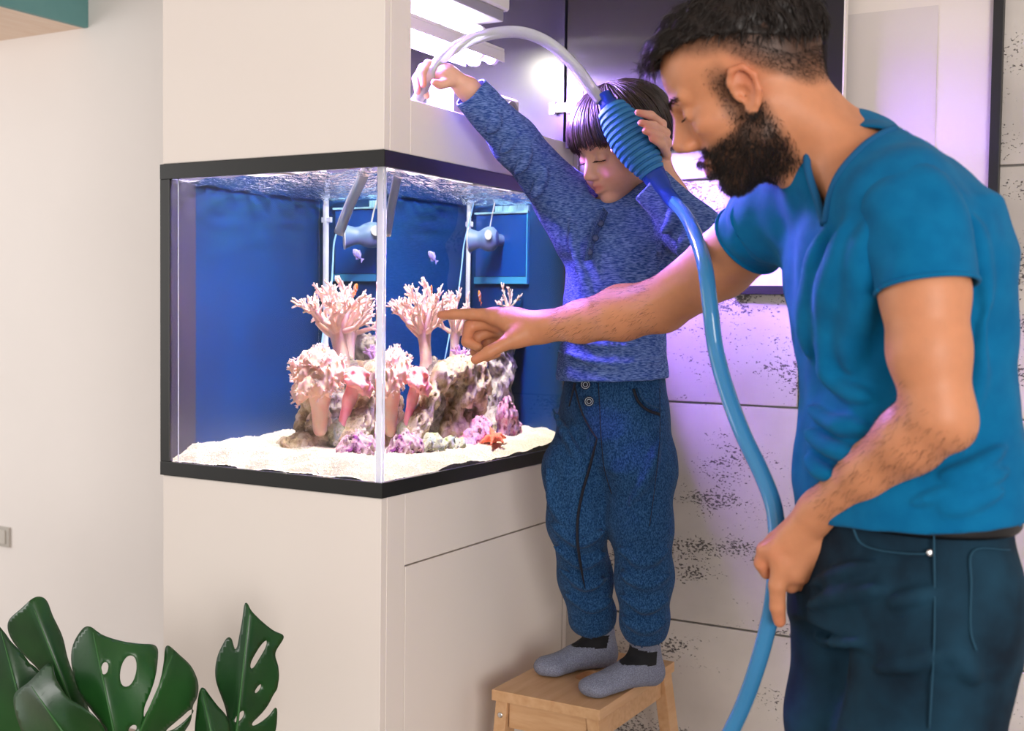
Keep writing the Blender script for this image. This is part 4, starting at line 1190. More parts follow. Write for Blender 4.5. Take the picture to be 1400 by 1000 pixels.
# ---- body field
lo = np.array([-.06, .05, Z0 - .44]); hi = np.array([.56, .66, Z0 + .86])
hB = .0024
F = Field(lin(lo[0], hi[0], hB), lin(lo[1], hi[1], hB), grade((lo[2], Z0 + .40, .006), (Z0 + .40, hi[2], hB)))
fh = unit(math.sin(math.radians(60)) * -CR + math.cos(math.radians(60)) * -CF); fh[2] = 0; fh = unit(fh)
pit = math.radians(24)
bh = Head(P(850, 200, 2.345), math.cos(pit) * fh - math.sin(pit) * np.array([0, 0, 1]), math.sin(pit) * fh + math.cos(pit) * np.array([0, 0, 1.0]), .90)
bh.child(F)
F.cone(bh.w(-.022, 0, -.045), nkb, .036, .040, .02)
bh.ear(F, 1); bh.ear(F, -1)
def tor(sc):
    ax = nkb - hipc
    st = []
    for t, w_, df, db in ((-.12, .095, .075, .085), (0, .100, .078, .088), (.25, .092, .082, .070), (.5, .100, .080, .072), (.78, .112, .075, .072), (.93, .085, .058, .060), (1.0, .045, .04, .045)):
        st.append((hipc + ax * t, bl, w_ * sc, bf, df * sc, db * sc))
    return st
F.loft(tor(.93), .02)
F.chain([shR + (0.02, 0.0, -.02), shR, elR, wrR], [.045, .042, .031, .023], .02)
F.chain([shL, elL, wrL], [.042, .031, .023], .02)
hipR, hipL = hipc - bl * .052 + (0, 0, -.03), hipc + bl * .052 + (0, 0, -.03)
ankR, ankL = P(818, 872, 2.545), P(881, 893, 2.43)
knR, knL = P(792, 705, 2.42), P(876, 712, 2.37)
for a, b_, c in ((hipR, knR, ankR), (hipL, knL, ankL)): F.chain([a, b_, b_ + (c - b_) * .55], [.062, .045, .030], .02)
# right hand inside the hood, pinching the clear tube
dR = 2.27
F.cone(wrR, P(612, 101, 2.272), .022, .021, .012, sq=((0, 0, 1), .8))
F.ell(P(608, 101, 2.272), (.024, .024, .016), None, .012)
finger(F, [P(603, 92, 2.268), P(585, 88, 2.262), P(577, 100, 2.256), P(579, 116, 2.252)], [.0095, .0085, .0078, .0062])
finger(F, [P(602, 97, 2.285), P(578, 93, 2.283), P(569, 108, 2.278), P(571, 126, 2.272)], [.0095, .0085, .0078, .0062])
finger(F, [P(606, 106, 2.295), P(588, 108, 2.30), P(580, 120, 2.296), P(584, 132, 2.290)], [.009, .008, .0072, .006])
finger(F, [P(616, 112, 2.262), P(602, 116, 2.252), P(594, 113, 2.246)], [.0105, .009, .0075])
# left hand wrapped round the bulb from behind
bA, bB = P(834, 146, 2.215), P(893, 238, 2.195)         # bulb axis ends
F.cone(wrL, P(900, 200, 2.235), .022, .022, .012)
F.ell(P(892, 196, 2.245), (.026, .024, .030), None, .012)
finger(F, [P(893, 176, 2.240), P(905, 170, 2.205), P(890, 158, 2.168), P(872, 154, 2.155)], [.0095, .0088, .0080, .0064])
finger(F, [P(897, 184, 2.240), P(910, 182, 2.200), P(894, 172, 2.162), P(876, 168, 2.148)], [.0095, .0088, .0080, .0064])
finger(F, [P(902, 196, 2.240), P(913, 196, 2.200), P(902, 186, 2.164), P(882, 179, 2.147)], [.0095, .0088, .0080, .0064])
finger(F, [P(904, 208, 2.240), P(912, 212, 2.205), P(905, 198, 2.170), P(891, 190, 2.155)], [.0088, .008, .0072, .0058])
finger(F, [P(880, 206, 2.250), P(858, 207, 2.245), P(840, 206, 2.225)], [.011, .0095, .0075])
V, Q = F.mesh(2)
# complexion
q = bh.loc(V)
base = np.array(srgb(226, 172, 148)); C = np.tile(base, (len(V), 1))
def blend(mask, colr): 
    global C
    C = C * (1 - mask[:, None]) + np.array(colr)[None] * mask[:, None]
g3 = lambda c, s: np.exp(-(((q - np.array(c)) / np.array(s)) ** 2).sum(1))
for s in (-1, 1):
    blend(.45 * g3((.07, .040 * s, -.038), (.03, .022, .022)), srgb(222, 128, 118))
    blend(.5 * g3((-.01, .085 * s, .005), (.03, .02, .035)), srgb(224, 130, 110))
blend(.25 * g3((.104, 0, -.032), (.012, .014, .012)), srgb(222, 140, 124))
lip = np.clip(1.6 * g3((.097, 0, -.060), (.012, .019, .0085)), 0, 1); blend(.75 * lip, srgb(196, 104, 100))
for tip in (P(872, 154, 2.155), P(876, 168, 2.148), P(882, 179, 2.147), P(891, 190, 2.155), P(840, 206, 2.225), P(579, 116, 2.252), P(571, 126, 2.272), P(594, 113, 2.246)):
    blend(.5 * np.exp(-((V - tip) ** 2).sum(1) / .012 ** 2), srgb(224, 120, 104))
M['boy_skin'] = skin_mat('fair_skin', base)
me = npmesh('body', V, Q); set_col(me, C); link('body', me, M['boy_skin'], BOY, True)

# ---- face details: lashes, brows
M['boy_hair'] = mat('dark_brown_hair', srgb(38, 28, 24), 0.38, var=srgb(58, 42, 34), vscale=40, stretch=(1, 1, .1), spec=0.5)
rs = np.random.RandomState(4)
rt, dr, cu = [], [], []
for s in (-1, 1):
    for k in range(46):
        t = k / 45; y = (.018 + .030 * t) * s; x = .0915 - .008 * t
        rt.append(bh.w(x, y, -.003 - .003 * t)); dr.append(.9 * bh.f + .25 * s * t * bh.l - .45 * bh.u + rs.randn(3) * .12); cu.append(bh.u * .25)
tag(strands('eyelashes', np.array(rt), np.array(dr), .0075, .0005, M['boy_hair'], BOY, np.array(cu), 3, 1), kind='stuff')
rt, dr = [], []
for s in (-1, 1):
    for k in range(90):
        t = rs.rand(); y = (.012 + .036 * t) * s; x = .096 - .020 * t * t
        rt.append(bh.w(x - .004, y, .021 + .004 * math.sin(3 * t) + rs.randn() * .002)); dr.append(.35 * bh.f + .9 * s * bh.l + .1 * bh.u)
tag(strands('eyebrows', np.array(rt), np.array(dr), .008, .0005, M['boy_hair'], BOY, None, 3, 2), kind='stuff')

# ---- straight bowl-cut hair: a shell with combed locks over it
HR = np.array([.122, .101, .099]); HC = np.array([-.014, 0, .036])
def hpt(th, ph, r=1.0):
    """th: angle round the head from the face (0) to its left, ph: angle down from the crown"""
    v = np.array([math.sin(ph) * math.cos(th), math.sin(ph) * math.sin(th), math.cos(ph)])
    return HC + HR * v * r
def hend(th):
    a = abs(th)                                # how far down the hair reaches
    return float(np.interp(a, [0, .45, .75, 1.05, 1.5, 2.1, 2.7, 3.15], [1.60, 1.64, 1.76, 2.02, 2.25, 2.42, 2.55, 2.55]))
FH = Field(*[lin(bh.O[i] - .135, bh.O[i] + .135, .003) for i in range(3)])
FH.ell(bh.w(*HC), HR * bh.s * .985, bh.Mx, .01)
FH.ell(bh.w(-.045, 0, -.02), np.array([.078, .078, .078]) * bh.s, bh.Mx, .02)
V, Q = FH.mesh(1)
q = bh.loc(V); qc = (q - HC) / HR; ph = np.arccos(np.clip(qc[:, 2] / (np.linalg.norm(qc, axis=1) + 1e-9), -1, 1)); th = np.arctan2(qc[:, 1], qc[:, 0])
lim = np.interp(np.abs(th), [0, .45, .75, 1.05, 1.5, 2.1, 2.7, 3.15], [1.42, 1.46, 1.56, 1.84, 2.10, 2.32, 2.40, 2.40])
V, Q, u = compact(V, Q, (ph < lim)[Q].all(1))
hair = link('hair', npmesh('hair', V, Q), M['boy_hair'], BOY, True); solidify(hair, .004)
paths, rr = [], []
crown = (-.35, .25)     # whorl, slightly behind the top
for k in range(1500):
    th = rs.uniform(-math.pi, math.pi)
    e = hend(th) + rs.normal(0, .035); st = rs.uniform(.02, .55) ** 1.0 * e
    lift = 1.0 + rs.uniform(-.015, .03)
    pth = []
    dth = rs.normal(0, .07) + .10 * math.sin(th)
    for i in range(9):
        t = i / 8; ph_ = st + (e - st) * t
        r = lift + .02 * math.sin(math.pi * t)
        pos = hpt(th + dth * t, min(ph_, 1.62), r)
        if ph_ > 1.62:                          # below the widest line hair hangs straight down
            pos = pos + np.array([.0, 0, -1]) * (ph_ - 1.62) * .092 + np.array([-.006, -.010 * np.sign(th), 0]) * (ph_ - 1.62)
        # the whorl shifts the crown backwards
        pos = pos + np.array([-.03, 0, 0]) * max(0, 1 - ph_ / .9) * 0
        pth.append(bh.w(*pos))
    paths.append(pth); rr.append(rs.uniform(.0016, .0036))
locks('hair_locks', paths, rr, M['boy_hair'], BOY)

# ---- heathered long-sleeved top
def heather(name, c1, c2, sc, wv=900):
    m = mat(name, c1, 0.9, var=c2, vscale=1.0, stretch=sc, spec=0.1, sheen=0.06, detail=3, vrange=(.40, .66), bump=0.0)
    nt = m.node_tree; N = nt.nodes.new; L = nt.links.new; b = nt.nodes['Principled BSDF']
    tc = N('ShaderNodeTexCoord'); wv_ = N('ShaderNodeTexNoise'); wv_.inputs['Scale'].default_value = wv; wv_.inputs['Detail'].default_value = 2; L(tc.outputs['Object'], wv_.inputs['Vector'])
    n2 = N('ShaderNodeTexNoise'); n2.inputs['Scale'].default_value = 35; n2.inputs['Detail'].default_value = 3; L(tc.outputs['Object'], n2.inputs['Vector'])
    b1 = N('ShaderNodeBump'); b1.inputs['Strength'].default_value = .35; b1.inputs['Distance'].default_value = .0015; L(wv_.outputs['Fac'], b1.inputs['Height'])
    b2 = N('ShaderNodeBump'); b2.inputs['Strength'].default_value = .35; b2.inputs['Distance'].default_value = .012; L(n2.outputs['Fac'], b2.inputs['Height']); L(b1.outputs[0], b2.inputs['Normal'])
    L(b2.outputs[0], b.inputs['Normal'])
    return m
M['boy_top'] = heather('heathered_blue_jersey', srgb(46, 75, 142), srgb(118, 144, 206), (110, 110, 620))
h = .0035
FS = Field(lin(-.02, .56, h), lin(.08, .66, h), lin(Z0 + .14, Z0 + .84, h))
ax = nkb - hipc; hem = P(838, 519, 2.40)
st = []
for t, w_, df, db in ((-.02, .138, .112, .106), (.13, .134, .108, .100), (.3, .122, .102, .090), (.55, .118, .094, .085), (.78, .120, .084, .082), (.93, .094, .066, .068), (1.0, .056, .052, .056)):
    st.append((hipc + ax * t, bl, w_, bf, df, db))
FS.loft(st, .02)
FS.cone(nkb + (0, 0, -.02), shR, .056, .054, .02); FS.cone(nkb + (0, 0, -.02), shL, .056, .054, .02)
cufR = wrR + unit(elR - wrR) * .004
cR = unit(cufR - elR)
FS.chain([shR + (0.03, 0.0, -.06), shR, elR], [.062, .060, .044], .025); FS.capcone(elR, cufR + cR * .02, .044, .035, cufR, cR, .025)
cufL = P(890, 252, 2.215)
cL = unit(cufL - elL)
FS.chain([shL, elL], [.056, .046], .025); FS.capcone(elL, cufL + cL * .02, .046, .036, cufL, cL, .025)
FS.cone(shL + (0, 0, -.05), shL, .07, .056, .02)
# folds: raised sleeve, armpit drag lines, hem
folds(FS, (((680, 156), (676, 170), (666, 182), .010), ((702, 180), (696, 196), (684, 210), .011), ((724, 204), (716, 222), (704, 238), .011), ((746, 230), (738, 252), (728, 270), .011),
           ((782, 296), (786, 350), (812, 412), .010), ((796, 370), (808, 420), (842, 470), .009),
           ((905, 330), (892, 370), (862, 410), .011), ((912, 366), (900, 420), (872, 460), .010), ((948, 292), (942, 322), (926, 346), .011), ((925, 272), (920, 300), (905, 318), .010),
           ((762, 480), (820, 496), (905, 494), .009), ((770, 446), (810, 470), (870, 476), .008)), .010)
FS.noise(.0022, 55, 31)
hn = unit(np.array([0.0, 0, -1]) + .05 * CR)
FS.half(hem, hn)
ncut = unit(.35 * bf + np.array([0, 0, 1])); npnt = nkb + (0, 0, .018)
cutcap(FS, npnt, ncut, .050)
top, TV, TQ = cloth('top', FS, M['boy_top'], BOY, [(hem, hn, .4), (cufR, cR, .06), (cufL, cL, .056), (npnt, ncut, .050)], 2, .003)
# cuffs, hem roll, placket with buttons
M['boy_top_dark'] = mat('navy_button', srgb(40, 56, 104), 0.5)
pl_m = heather('heathered_blue_placket', srgb(48, 70, 120), srgb(96, 118, 168), (300, 300, 500))
pk = MB()
cl_ = [surf_at(x, y, TV) for x, y in ((828, 288), (822, 302), (812, 322), (806, 342), (804, 356))]
for a, b_ in zip(cl_[:-1], cl_[1:]): pass
pk.tube(spline([p - CF * .0015 for p in cl_], 4), [.014] * 17, 10, True, .14)
pk.build('placket', pl_m, top, True)
for x, y in ((821, 306), (814, 326), (806, 345)):
    p = surf_at(x, y, TV) - CF * .0045
    MB().lathe([(.0001, .0026), (.004, .0026), (.0062, .0022), (.0066, .0006), (.006, 0)], p, -CF, 16).build('button', M['boy_top_dark'], top, True)
# ribbed neckband
nb = MB(); e1 = unit(np.cross(ncut, bf)); e2 = np.cross(ncut, e1)
nb.tube([npnt + .047 * math.cos(t) * e1 + .047 * math.sin(t) * e2 - ncut * .002 for t in np.linspace(0, 2 * math.pi, 29)], .0055, 8)
nb.build('neckband', pl_m, top, True)

# ---- jersey trousers
M['boy_pants'] = heather('blue_marl_sweatpants', srgb(22, 54, 92), srgb(54, 94, 138), (420, 420, 260))
FP = Field(lin(-.0, .52, h), lin(.16, .70, h), lin(Z0 - .40, Z0 + .22, h))
st = []
up = np.array([0, 0, 1.0])
for dz, w_, df, db in ((.11, .104, .084, .088), (.055, .116, .086, .094), (.02, .126, .092, .100), (-.05, .132, .092, .102), (-.10, .126, .084, .094)):
    st.append((hipc + up * dz, bl, w_, bf, df, db))
FP.loft(st[::-1], .03)
cuR, cuL = P(810, 858, 2.520), P(882, 872, 2.405)
FP.chain([hipR + (0, 0, -.03), P(789, 640, 2.41), P(790, 712, 2.41), P(800, 790, 2.475), P(808, 842, 2.51)], [.074, .064, .056, .050, .047], .03)
FP.chain([hipL + (0, 0, -.03), P(876, 640, 2.36), P(876, 716, 2.36), P(881, 790, 2.375), P(881, 850, 2.395)], [.074, .065, .057, .052, .049], .03)
FP.cone(P(812, 836, 2.505), P(811, 848, 2.512), .045, .044, .012); FP.cone(P(882, 848, 2.39), P(882, 860, 2.398), .047, .045, .012)
# bunched folds above the ankles and behind the knees
folds(FP, (((752, 716), (790, 742), (826, 728), .012), ((758, 748), (795, 772), (828, 758), .012), ((764, 778), (800, 802), (832, 790), .012), ((772, 812), (806, 832), (834, 822), .012),
           ((842, 748), (880, 770), (914, 752), .012), ((844, 782), (882, 800), (915, 786), .011), ((846, 814), (882, 832), (915, 820), .012), ((850, 846), (882, 860), (912, 850), .012),
           ((756, 560), (776, 600), (800, 640), .010), ((905, 590), (890, 640), (862, 690), .010), ((748, 640), (756, 690), (776, 720), .012)), .012)
FP.noise(.0018, 60, 37)
FP.half(hipc + up * .105, up)
kR, kL = unit(cuR - P(800, 790, 2.475)), unit(cuL - P(881, 790, 2.375))
cutcap(FP, cuR, kR, .07); cutcap(FP, cuL, kL, .07)
pants, PV, PQ = cloth('sweatpants', FP, M['boy_pants'], BOY, [(hipc + up * .105, up, .3), (cuR, kR, .07), (cuL, kL, .07)], 2, .003)
M['black_trim'] = mat('black_jersey_trim', srgb(26, 28, 40), 0.85)
def ribbon(name, pix, m, par, VV, w_=.0035, lift=.001, flat=.35, n=6, taper=False):
    pts = spline([surf_at(x, y, VV) - CF * lift for x, y in pix], n)
    r = [w_] * len(pts) if not taper else list(np.interp(np.linspace(0, 1, len(pts)), [0, .1, .75, 1], [w_ * .6, w_, w_, w_ * .2]))
    return MB().tube(pts, r, 8, True, flat).build(name, m, par, True)
ribbon('seam', [(816, 600), (806, 640), (796, 675), (790, 710), (790, 745), (796, 785), (800, 805)], M['black_trim'], pants, PV, .0045, .002, .5, 5, True)
ribbon('fly_seam', [(786, 530), (794, 560), (806, 585), (816, 600)], M['black_trim'], pants, PV, .0022, .001)
ribbon('fly_seam', [(818, 524), (820, 560), (822, 600), (826, 640), (836, 676)], M['black_trim'], pants, PV, .0016, .0005)
ribbon('pocket_trim', [(866, 532), (872, 548), (884, 560), (902, 567)], M['black_trim'], pants, PV, .0045, .002, .5)
ribbon('pocket_trim', [(872, 531), (878, 545), (888, 555), (902, 560)], M['boy_pants'], pants, PV, .004, .003, .5)
ribbon('outseam', [(902, 530), (902, 600), (896, 660), (888, 720)], M['black_trim'], pants, PV, .0012, .0004)
MB().tube(spline([surf_at(786, 524, PV) - CF * .004, surf_at(782, 540, PV) - CF * .006, P(778, 556, (surf_at(779, 556, PV) - CAM) @ CF - .004)], 5), [.005, .0045, .004, .0035, .0035, .003, .003, .003, .0028, .0025, .002], 8, True, .5).build('drawstring', M['black_trim'], pants, True)
M['button_ring'] = mat('white_button_stitch', srgb(170, 180, 190), 0.5)
for x, y in ((800, 526), (805, 549)):
    p = surf_at(x, y, PV) - CF * .004
    bt = MB().lathe([(.0001, .003), (.006, .003), (.0095, .0025), (.010, .0008), (.0095, 0)], p, -CF, 18).build('button', M['black_trim'], pants, True)
    for r_ in (.0078, .0042):
        MB().tube([p - CF * .0032 + r_ * (math.cos(t) * CR + math.sin(t) * CU) for t in np.linspace(0, 2 * math.pi, 19)], .0006, 5).build('stitch_ring', M['button_ring'], bt)

# ---- socks
M['sock'] = heather('grey_marl_sock', srgb(112, 116, 134), srgb(146, 150, 168), (500, 500, 500))
zst = Z0 - .41
def sock(toe, heel, ank, name='sock'):
    toe, heel = on(*toe, 2, zst), on(*heel, 2, zst)
    d = unit(toe - heel); s_ = np.cross(up, d); L_ = np.linalg.norm(toe - heel)
    mid = .5 * (toe + heel)
    Fq = Field(lin(mid[0] - .16, mid[0] + .16, .0028), lin(mid[1] - .16, mid[1] + .16, .0028), lin(zst - .01, zst + .16, .0028))
    hb = heel + d * .026
    Fq.cone(hb + up * .022, ank + up * .035, .030, .031, .02)
    Fq.cone(hb + up * .026, hb + d * .02 + up * .024, .027, .027, .015)
    Fq.cone(hb + d * .035 + up * .045, toe - d * .055 + up * .022, .028, .024, .02, sq=(up, .8))
    Fq.cone(hb + d * .02 + up * .018, toe - d * .032 + up * .017, .026, .030, .02, sq=(up, .62))
    Fq.ell(toe - d * .032 + up * .017, (.030, .033, .017), [d, s_, up], .012)
    Fq.half((0, 0, zst + .001), (0, 0, -1), .004)
    Fq.noise(.0012, 70, 3)
    cp = ank + up * .04
    V, Q = Fq.mesh(2)
    V, Q, u = compact(V, Q, V[Q].mean(1)[:, 2] < cp[2])
    so = link(name, npmesh(name, V, Q), M['sock'], BOY, True)
    # dark knitted panel round the front of the ankle
    cc = V[Q].mean(1) - ank; an = np.arctan2(cc @ s_, cc @ d); zz = cc[:, 2] + .005 * np.sin(an)
    me = so.data; me.materials.append(M['sock_panel'])
    me.polygons.foreach_set('material_index', ((np.abs(an) < 1.9) & (zz > -.014) & (zz < .014)).astype(np.int32)); me.update()
    return so
M['sock_panel'] = mat('black_sock_panel', srgb(24, 24, 28), 0.85)
for t_, h_, a_ in (((734, 926), (838, 907), ankR), ((796, 955), (900, 931), ankL)): sock(t_, h_, a_)

# ================================================================== the man
MAN = thing('person', 'bearded adult in blue V-neck shirt and jeans pointing at the tank', 'person', (.93, -.17, 0))
ml = unit(P(1252, 250, 1.42) - P(1048, 300, 1.78)); ml[2] = 0; ml = unit(ml)
mf = unit(np.cross(ml, (0, 0, 1)))                       # facing
Rsh, Rel, Rwr = P(1052, 302, 1.76), P(905, 417, 1.985), P(748, 446, 2.16)
Lsh, Lel, Lwr = P(1243, 288, 1.435), P(1283, 566, 1.385), P(1122, 698, 1.545)
nB = P(1146, 226, 1.60); hC = P(1232, 775, 1.575)
pit = math.radians(30)
hh = unit(-CR * math.cos(.30) + CF * math.sin(.30)); hh[2] = 0; hh = unit(hh)
hup = unit(up + .16 * np.cross(up, hh))
mh = Head(P(1022, 116, 1.60), math.cos(pit) * hh - math.sin(pit) * hup, math.sin(pit) * hh + math.cos(pit) * hup, 1.02, -.010)

hM = .0026
F = Field(grade((-.01, .32, hM), (.32, .56, .004), (.56, 1.16, hM)), lin(-.48, .26, hM), grade((0.0, Z0 - .12, .012), (Z0 - .12, Z0 + .86, hM)))
mh.adult(F)
F.cone(mh.w(-.030, 0, -.035), nB, .056, .064, .03)
F.cone(mh.w(.005, .006, -.075), nB + mf * .016 + up * -.03, .038, .030, .03)
mh.ear(F, 1); mh.ear(F, -1)
F.cone(mh.w(-.03, .035, -.05), nB + ml * .07, .022, .026, .03)                    # neck cord on the near side
F.cone(nB + (0, 0, -.005), Lsh, .056, .050, .03); F.cone(nB + (0, 0, -.010), Rsh, .048, .046, .03)
def mtor(w0, dd):
    st = []
    for px, py, dpt, w_, df, db in ((1238, 800, 1.575, .160, .105, .115), (1236, 720, 1.575, .158, .108, .108), (1236, 640, 1.575, .150, .112, .100), (1234, 540, 1.58, .152, .112, .100), (1230, 450, 1.58, .165, .112, .108),
                                    (1222, 380, 1.585, .178, .112, .116), (1205, 310, 1.59, .178, .100, .112), (1180, 255, 1.595, .130, .075, .085), (1160, 225, 1.60, .07, .05, .05)):
        st.append((P(px, py, dpt), ml, w_ + w0, mf, df + dd, db + dd))
    return st[::-1]
F.loft(mtor(-.012, -.014), .02)
F.cone(P(1168, 214, 1.61), P(1232, 268, 1.47), .052, .050, .03)
# arms
F.chain([Rsh, P(985, 362, 1.865), Rel, P(850, 428, 2.045), P(795, 440, 2.11), Rwr], [.056, .051, .044, .046, .036, .027], .015)
F.chain([Lsh, P(1264, 400, 1.40), P(1270, 480, 1.39), Lel], [.054, .049, .045, .038], .015)
F.ell(P(1306, 590, 1.385), (.020, .020, .020), None, .025)
F.chain([Lel, P(1245, 600, 1.42), P(1190, 645, 1.475), Lwr], [.039, .040, .034, .026], .015)
# legs, simple under the jeans
kneeR, kneeL = P(1158, 1160, 1.68), P(1228, 1180, 1.54)
kneeR[2] = kneeL[2] = .48
hpR, hpL = hC - ml * .085, hC + ml * .085
fR, fL = np.array([kneeR[0] + .01, kneeR[1], .09]), np.array([kneeL[0] + .02, kneeL[1], .09])
for a, b_, c in ((hpR, kneeR, fR), (hpL, kneeL, fL)): F.chain([a + (0, 0, -.05), b_, c], [.068, .050, .036], .03)

# right hand: index pointing, other fingers curled, thumb hanging forward
d0 = 2.175
F.cone(Rwr, P(700, 440, 2.188), .026, .024, .014, sq=(CF, 1.25))
F.cone(P(705, 436, 2.185), P(676, 433, 2.192), .019, .0165, .012)
F.cone(P(708, 446, 2.205), P(676, 442, 2.215), .020, .017, .012)
F.cone(P(712, 452, 2.22), P(682, 452, 2.235), .018, .015, .012)
F.cone(P(735, 455, 2.165), P(705, 462, 2.16), .021, .019, .014)                     # ball of the thumb
finger(F, [P(680, 431, 2.192), P(645, 430, 2.200), P(620, 430, 2.208), P(603, 431, 2.213)], [.0135, .0108, .0095, .0078], .004, .008)
finger(F, [P(676, 440, 2.214), P(642, 446, 2.218), P(638, 467, 2.206), P(654, 475, 2.196)], [.0135, .0115, .0102, .0085])
finger(F, [P(680, 450, 2.234), P(650, 461, 2.236), P(650, 481, 2.222), P(666, 482, 2.212)], [.0125, .0108, .0098, .0082])
finger(F, [P(688, 459, 2.250), P(664, 472, 2.250), P(666, 488, 2.236), P(680, 484, 2.226)], [.011, .0096, .0088, .0074])
finger(F, [P(712, 458, 2.160), P(690, 470, 2.150), P(668, 482, 2.148), P(650, 492, 2.150)], [.0185, .0125, .0112, .0088], .004, .010)
# left hand: back of the hand to the room, index straight down, thumb and others round the hose
F.cone(Lwr, P(1088, 736, 1.572), .027, .026, .014, sq=(CF, .82))
for (a, b_) in (((1100, 722), (1062, 752)), ((1104, 732), (1070, 768)), ((1112, 742), (1084, 780)), ((1118, 750), (1098, 782))):
    F.cone(P(*a, 1.572), P(*b_, 1.582), .018, .0155, .012)
finger(F, [P(1070, 768, 1.580), P(1063, 800, 1.584), P(1063, 830, 1.592), P(1066, 850, 1.598)], [.0150, .0115, .0102, .0084], .004, .008)
finger(F, [P(1084, 782, 1.585), P(1082, 800, 1.598), P(1076, 798, 1.622), P(1066, 786, 1.630)], [.0135, .0108, .010, .0085])
finger(F, [P(1098, 784, 1.590), P(1096, 798, 1.606), P(1086, 792, 1.630), P(1074, 780, 1.636)], [.0125, .0102, .0092, .008])
finger(F, [P(1104, 776, 1.60), P(1104, 786, 1.618), P(1092, 782, 1.64), P(1080, 772, 1.644)], [.011, .0092, .0084, .0072])
finger(F, [P(1062, 752, 1.582), P(1047, 752, 1.592), P(1042, 770, 1.600), P(1048, 784, 1.606)], [.0145, .0118, .0105, .0085], .004, .008)
finger(F, [P(1085, 722, 1.60), P(1060, 740, 1.622), P(1046, 752, 1.628), P(1044, 766, 1.628)], [.016, .0125, .0110, .0088])
V, Q = F.mesh(2)
q = mh.loc(V)
base = np.array(srgb(202, 136, 98)); C = np.tile(base, (len(V), 1))
g3 = lambda c, s: np.exp(-(((q - np.array(c)) / np.array(s)) ** 2).sum(1))
sm = lambda x, a, b_: np.clip((x - a) / (b_ - a), 0, 1)
isH = (np.linalg.norm(q, axis=1) < .20)
# ear, nose and lip flush
for s in (-1, 1):
    blend(.55 * g3((-.012, .088 * s, .004), (.022, .016, .034)), srgb(206, 112, 80))
    blend(.35 * g3((.07, .04 * s, -.02), (.03, .022, .02)), srgb(206, 124, 96))
blend(.35 * g3((.114, 0, -.024), (.014, .016, .014)), srgb(204, 120, 96))
x, y, z = q[:, 0], np.abs(q[:, 1]), q[:, 2]
# beard: sideburn, jaw, chin, moustache
side_b = sm(y, .045, .055) * sm(x, .004, .014) * (1 - sm(x, .028, .042)) * (1 - sm(z, .020, .045)) * .75 * sm(z, -.07, -.05)
jaw_b = (1 - sm(z, -.052 + .30 * np.clip(.045 - x, 0, .05), -.038 + .30 * np.clip(.045 - x, 0, .05))) * sm(x, -.022, -.004) * sm(z, -.135, -.118)
mous = (1 - sm(y, .026, .036)) * sm(z, -.060, -.054) * (1 - sm(z, -.044, -.038)) * sm(x, .07, .085)
lipm = np.clip(1.5 * g3((.098, 0, -.066), (.012, .020, .0075)), 0, 1)
beard = np.clip(np.maximum(np.maximum(side_b, jaw_b), mous), 0, 1) * (1 - lipm) * isH
# scalp: short faded sides, long top
hl = np.interp(x, [-.10, -.07, -.03, 0.0, .02, .05, .075, .09], [-.055, -.050, -.004, .040, .048, .068, .078, .082])
scalp = sm(z, hl - .004, hl + .014) * isH
# the ear itself stays bare
earz = g3((-.006, .084, -.008), (.024, .014, .034)) + g3((-.006, -.084, -.008), (.024, .014, .034))
bare = (earz > .38) & (y > .074)
scalp = np.where(bare, 0, scalp); beard = np.where(bare, 0, beard)
hairc = np.array(srgb(44, 32, 26))
blend(.85 * np.clip(beard, 0, 1), hairc)
fade = sm(z, hl, hl + .045)
blend(scalp * (.45 + .45 * fade), hairc)
blend(.8 * lipm, srgb(188, 104, 96))
for tip in (P(603, 431, 2.213), P(650, 492, 2.150), P(642, 446, 2.218), P(638, 467, 2.206), P(1066, 850, 1.598), P(1042, 765, 1.60), P(1062, 752, 1.58)):
    blend(.4 * np.exp(-((V - tip) ** 2).sum(1) / .016 ** 2), srgb(208, 116, 90))
M['man_skin'] = skin_mat('olive_skin', base, .48)
N_ = vnormals(V, Q)
ctr = V[Q].mean(1)
# orientation check of the surface (outward normals)
vol = (V[Q[:, 0]] * np.cross(V[Q[:, 1]], V[Q[:, 2]])).sum()
me = npmesh('body', V, Q); set_col(me, C); link('body', me, M['man_skin'], MAN, True)

# ---- hair and beard
M['man_hair'] = mat('near_black_hair', srgb(34, 26, 22), 0.45, spec=0.4)
rs = np.random.RandomState(12)
def pick(w_, n):
    w_ = np.clip(w_, 0, None); return rs.choice(len(w_), n, p=w_ / w_.sum())
flow = lambda i, a: (mh.f * a[0] + mh.u * a[2])
i = pick(beard ** 1.6 * isH, 13000)
jit = rs.randn(len(i), 3)
dirs = N_[i] * .55 + (-mh.u * .75 + mh.f * .25)[None] + jit * .28
strands('beard', V[i] - N_[i] * .001, dirs, rs.uniform(.006, .013, len(i)) * np.where(z[i] > -.03, .55, 1), .00036, M['man_hair'], MAN, N_[i] * -.15, 3, 5)
i = pick(scalp * (1 - .6 * fade) * (z < hl + .05), 9000)
strands('hair_sides', V[i] - N_[i] * .001, N_[i] * .6 - mh.u[None] * .7 - mh.f[None] * .3 + rs.randn(len(i), 3) * .2, np.interp(z[i] - hl[i], [0, .05], [.002, .009]), .00028, M['man_hair'], MAN, None, 2, 6)
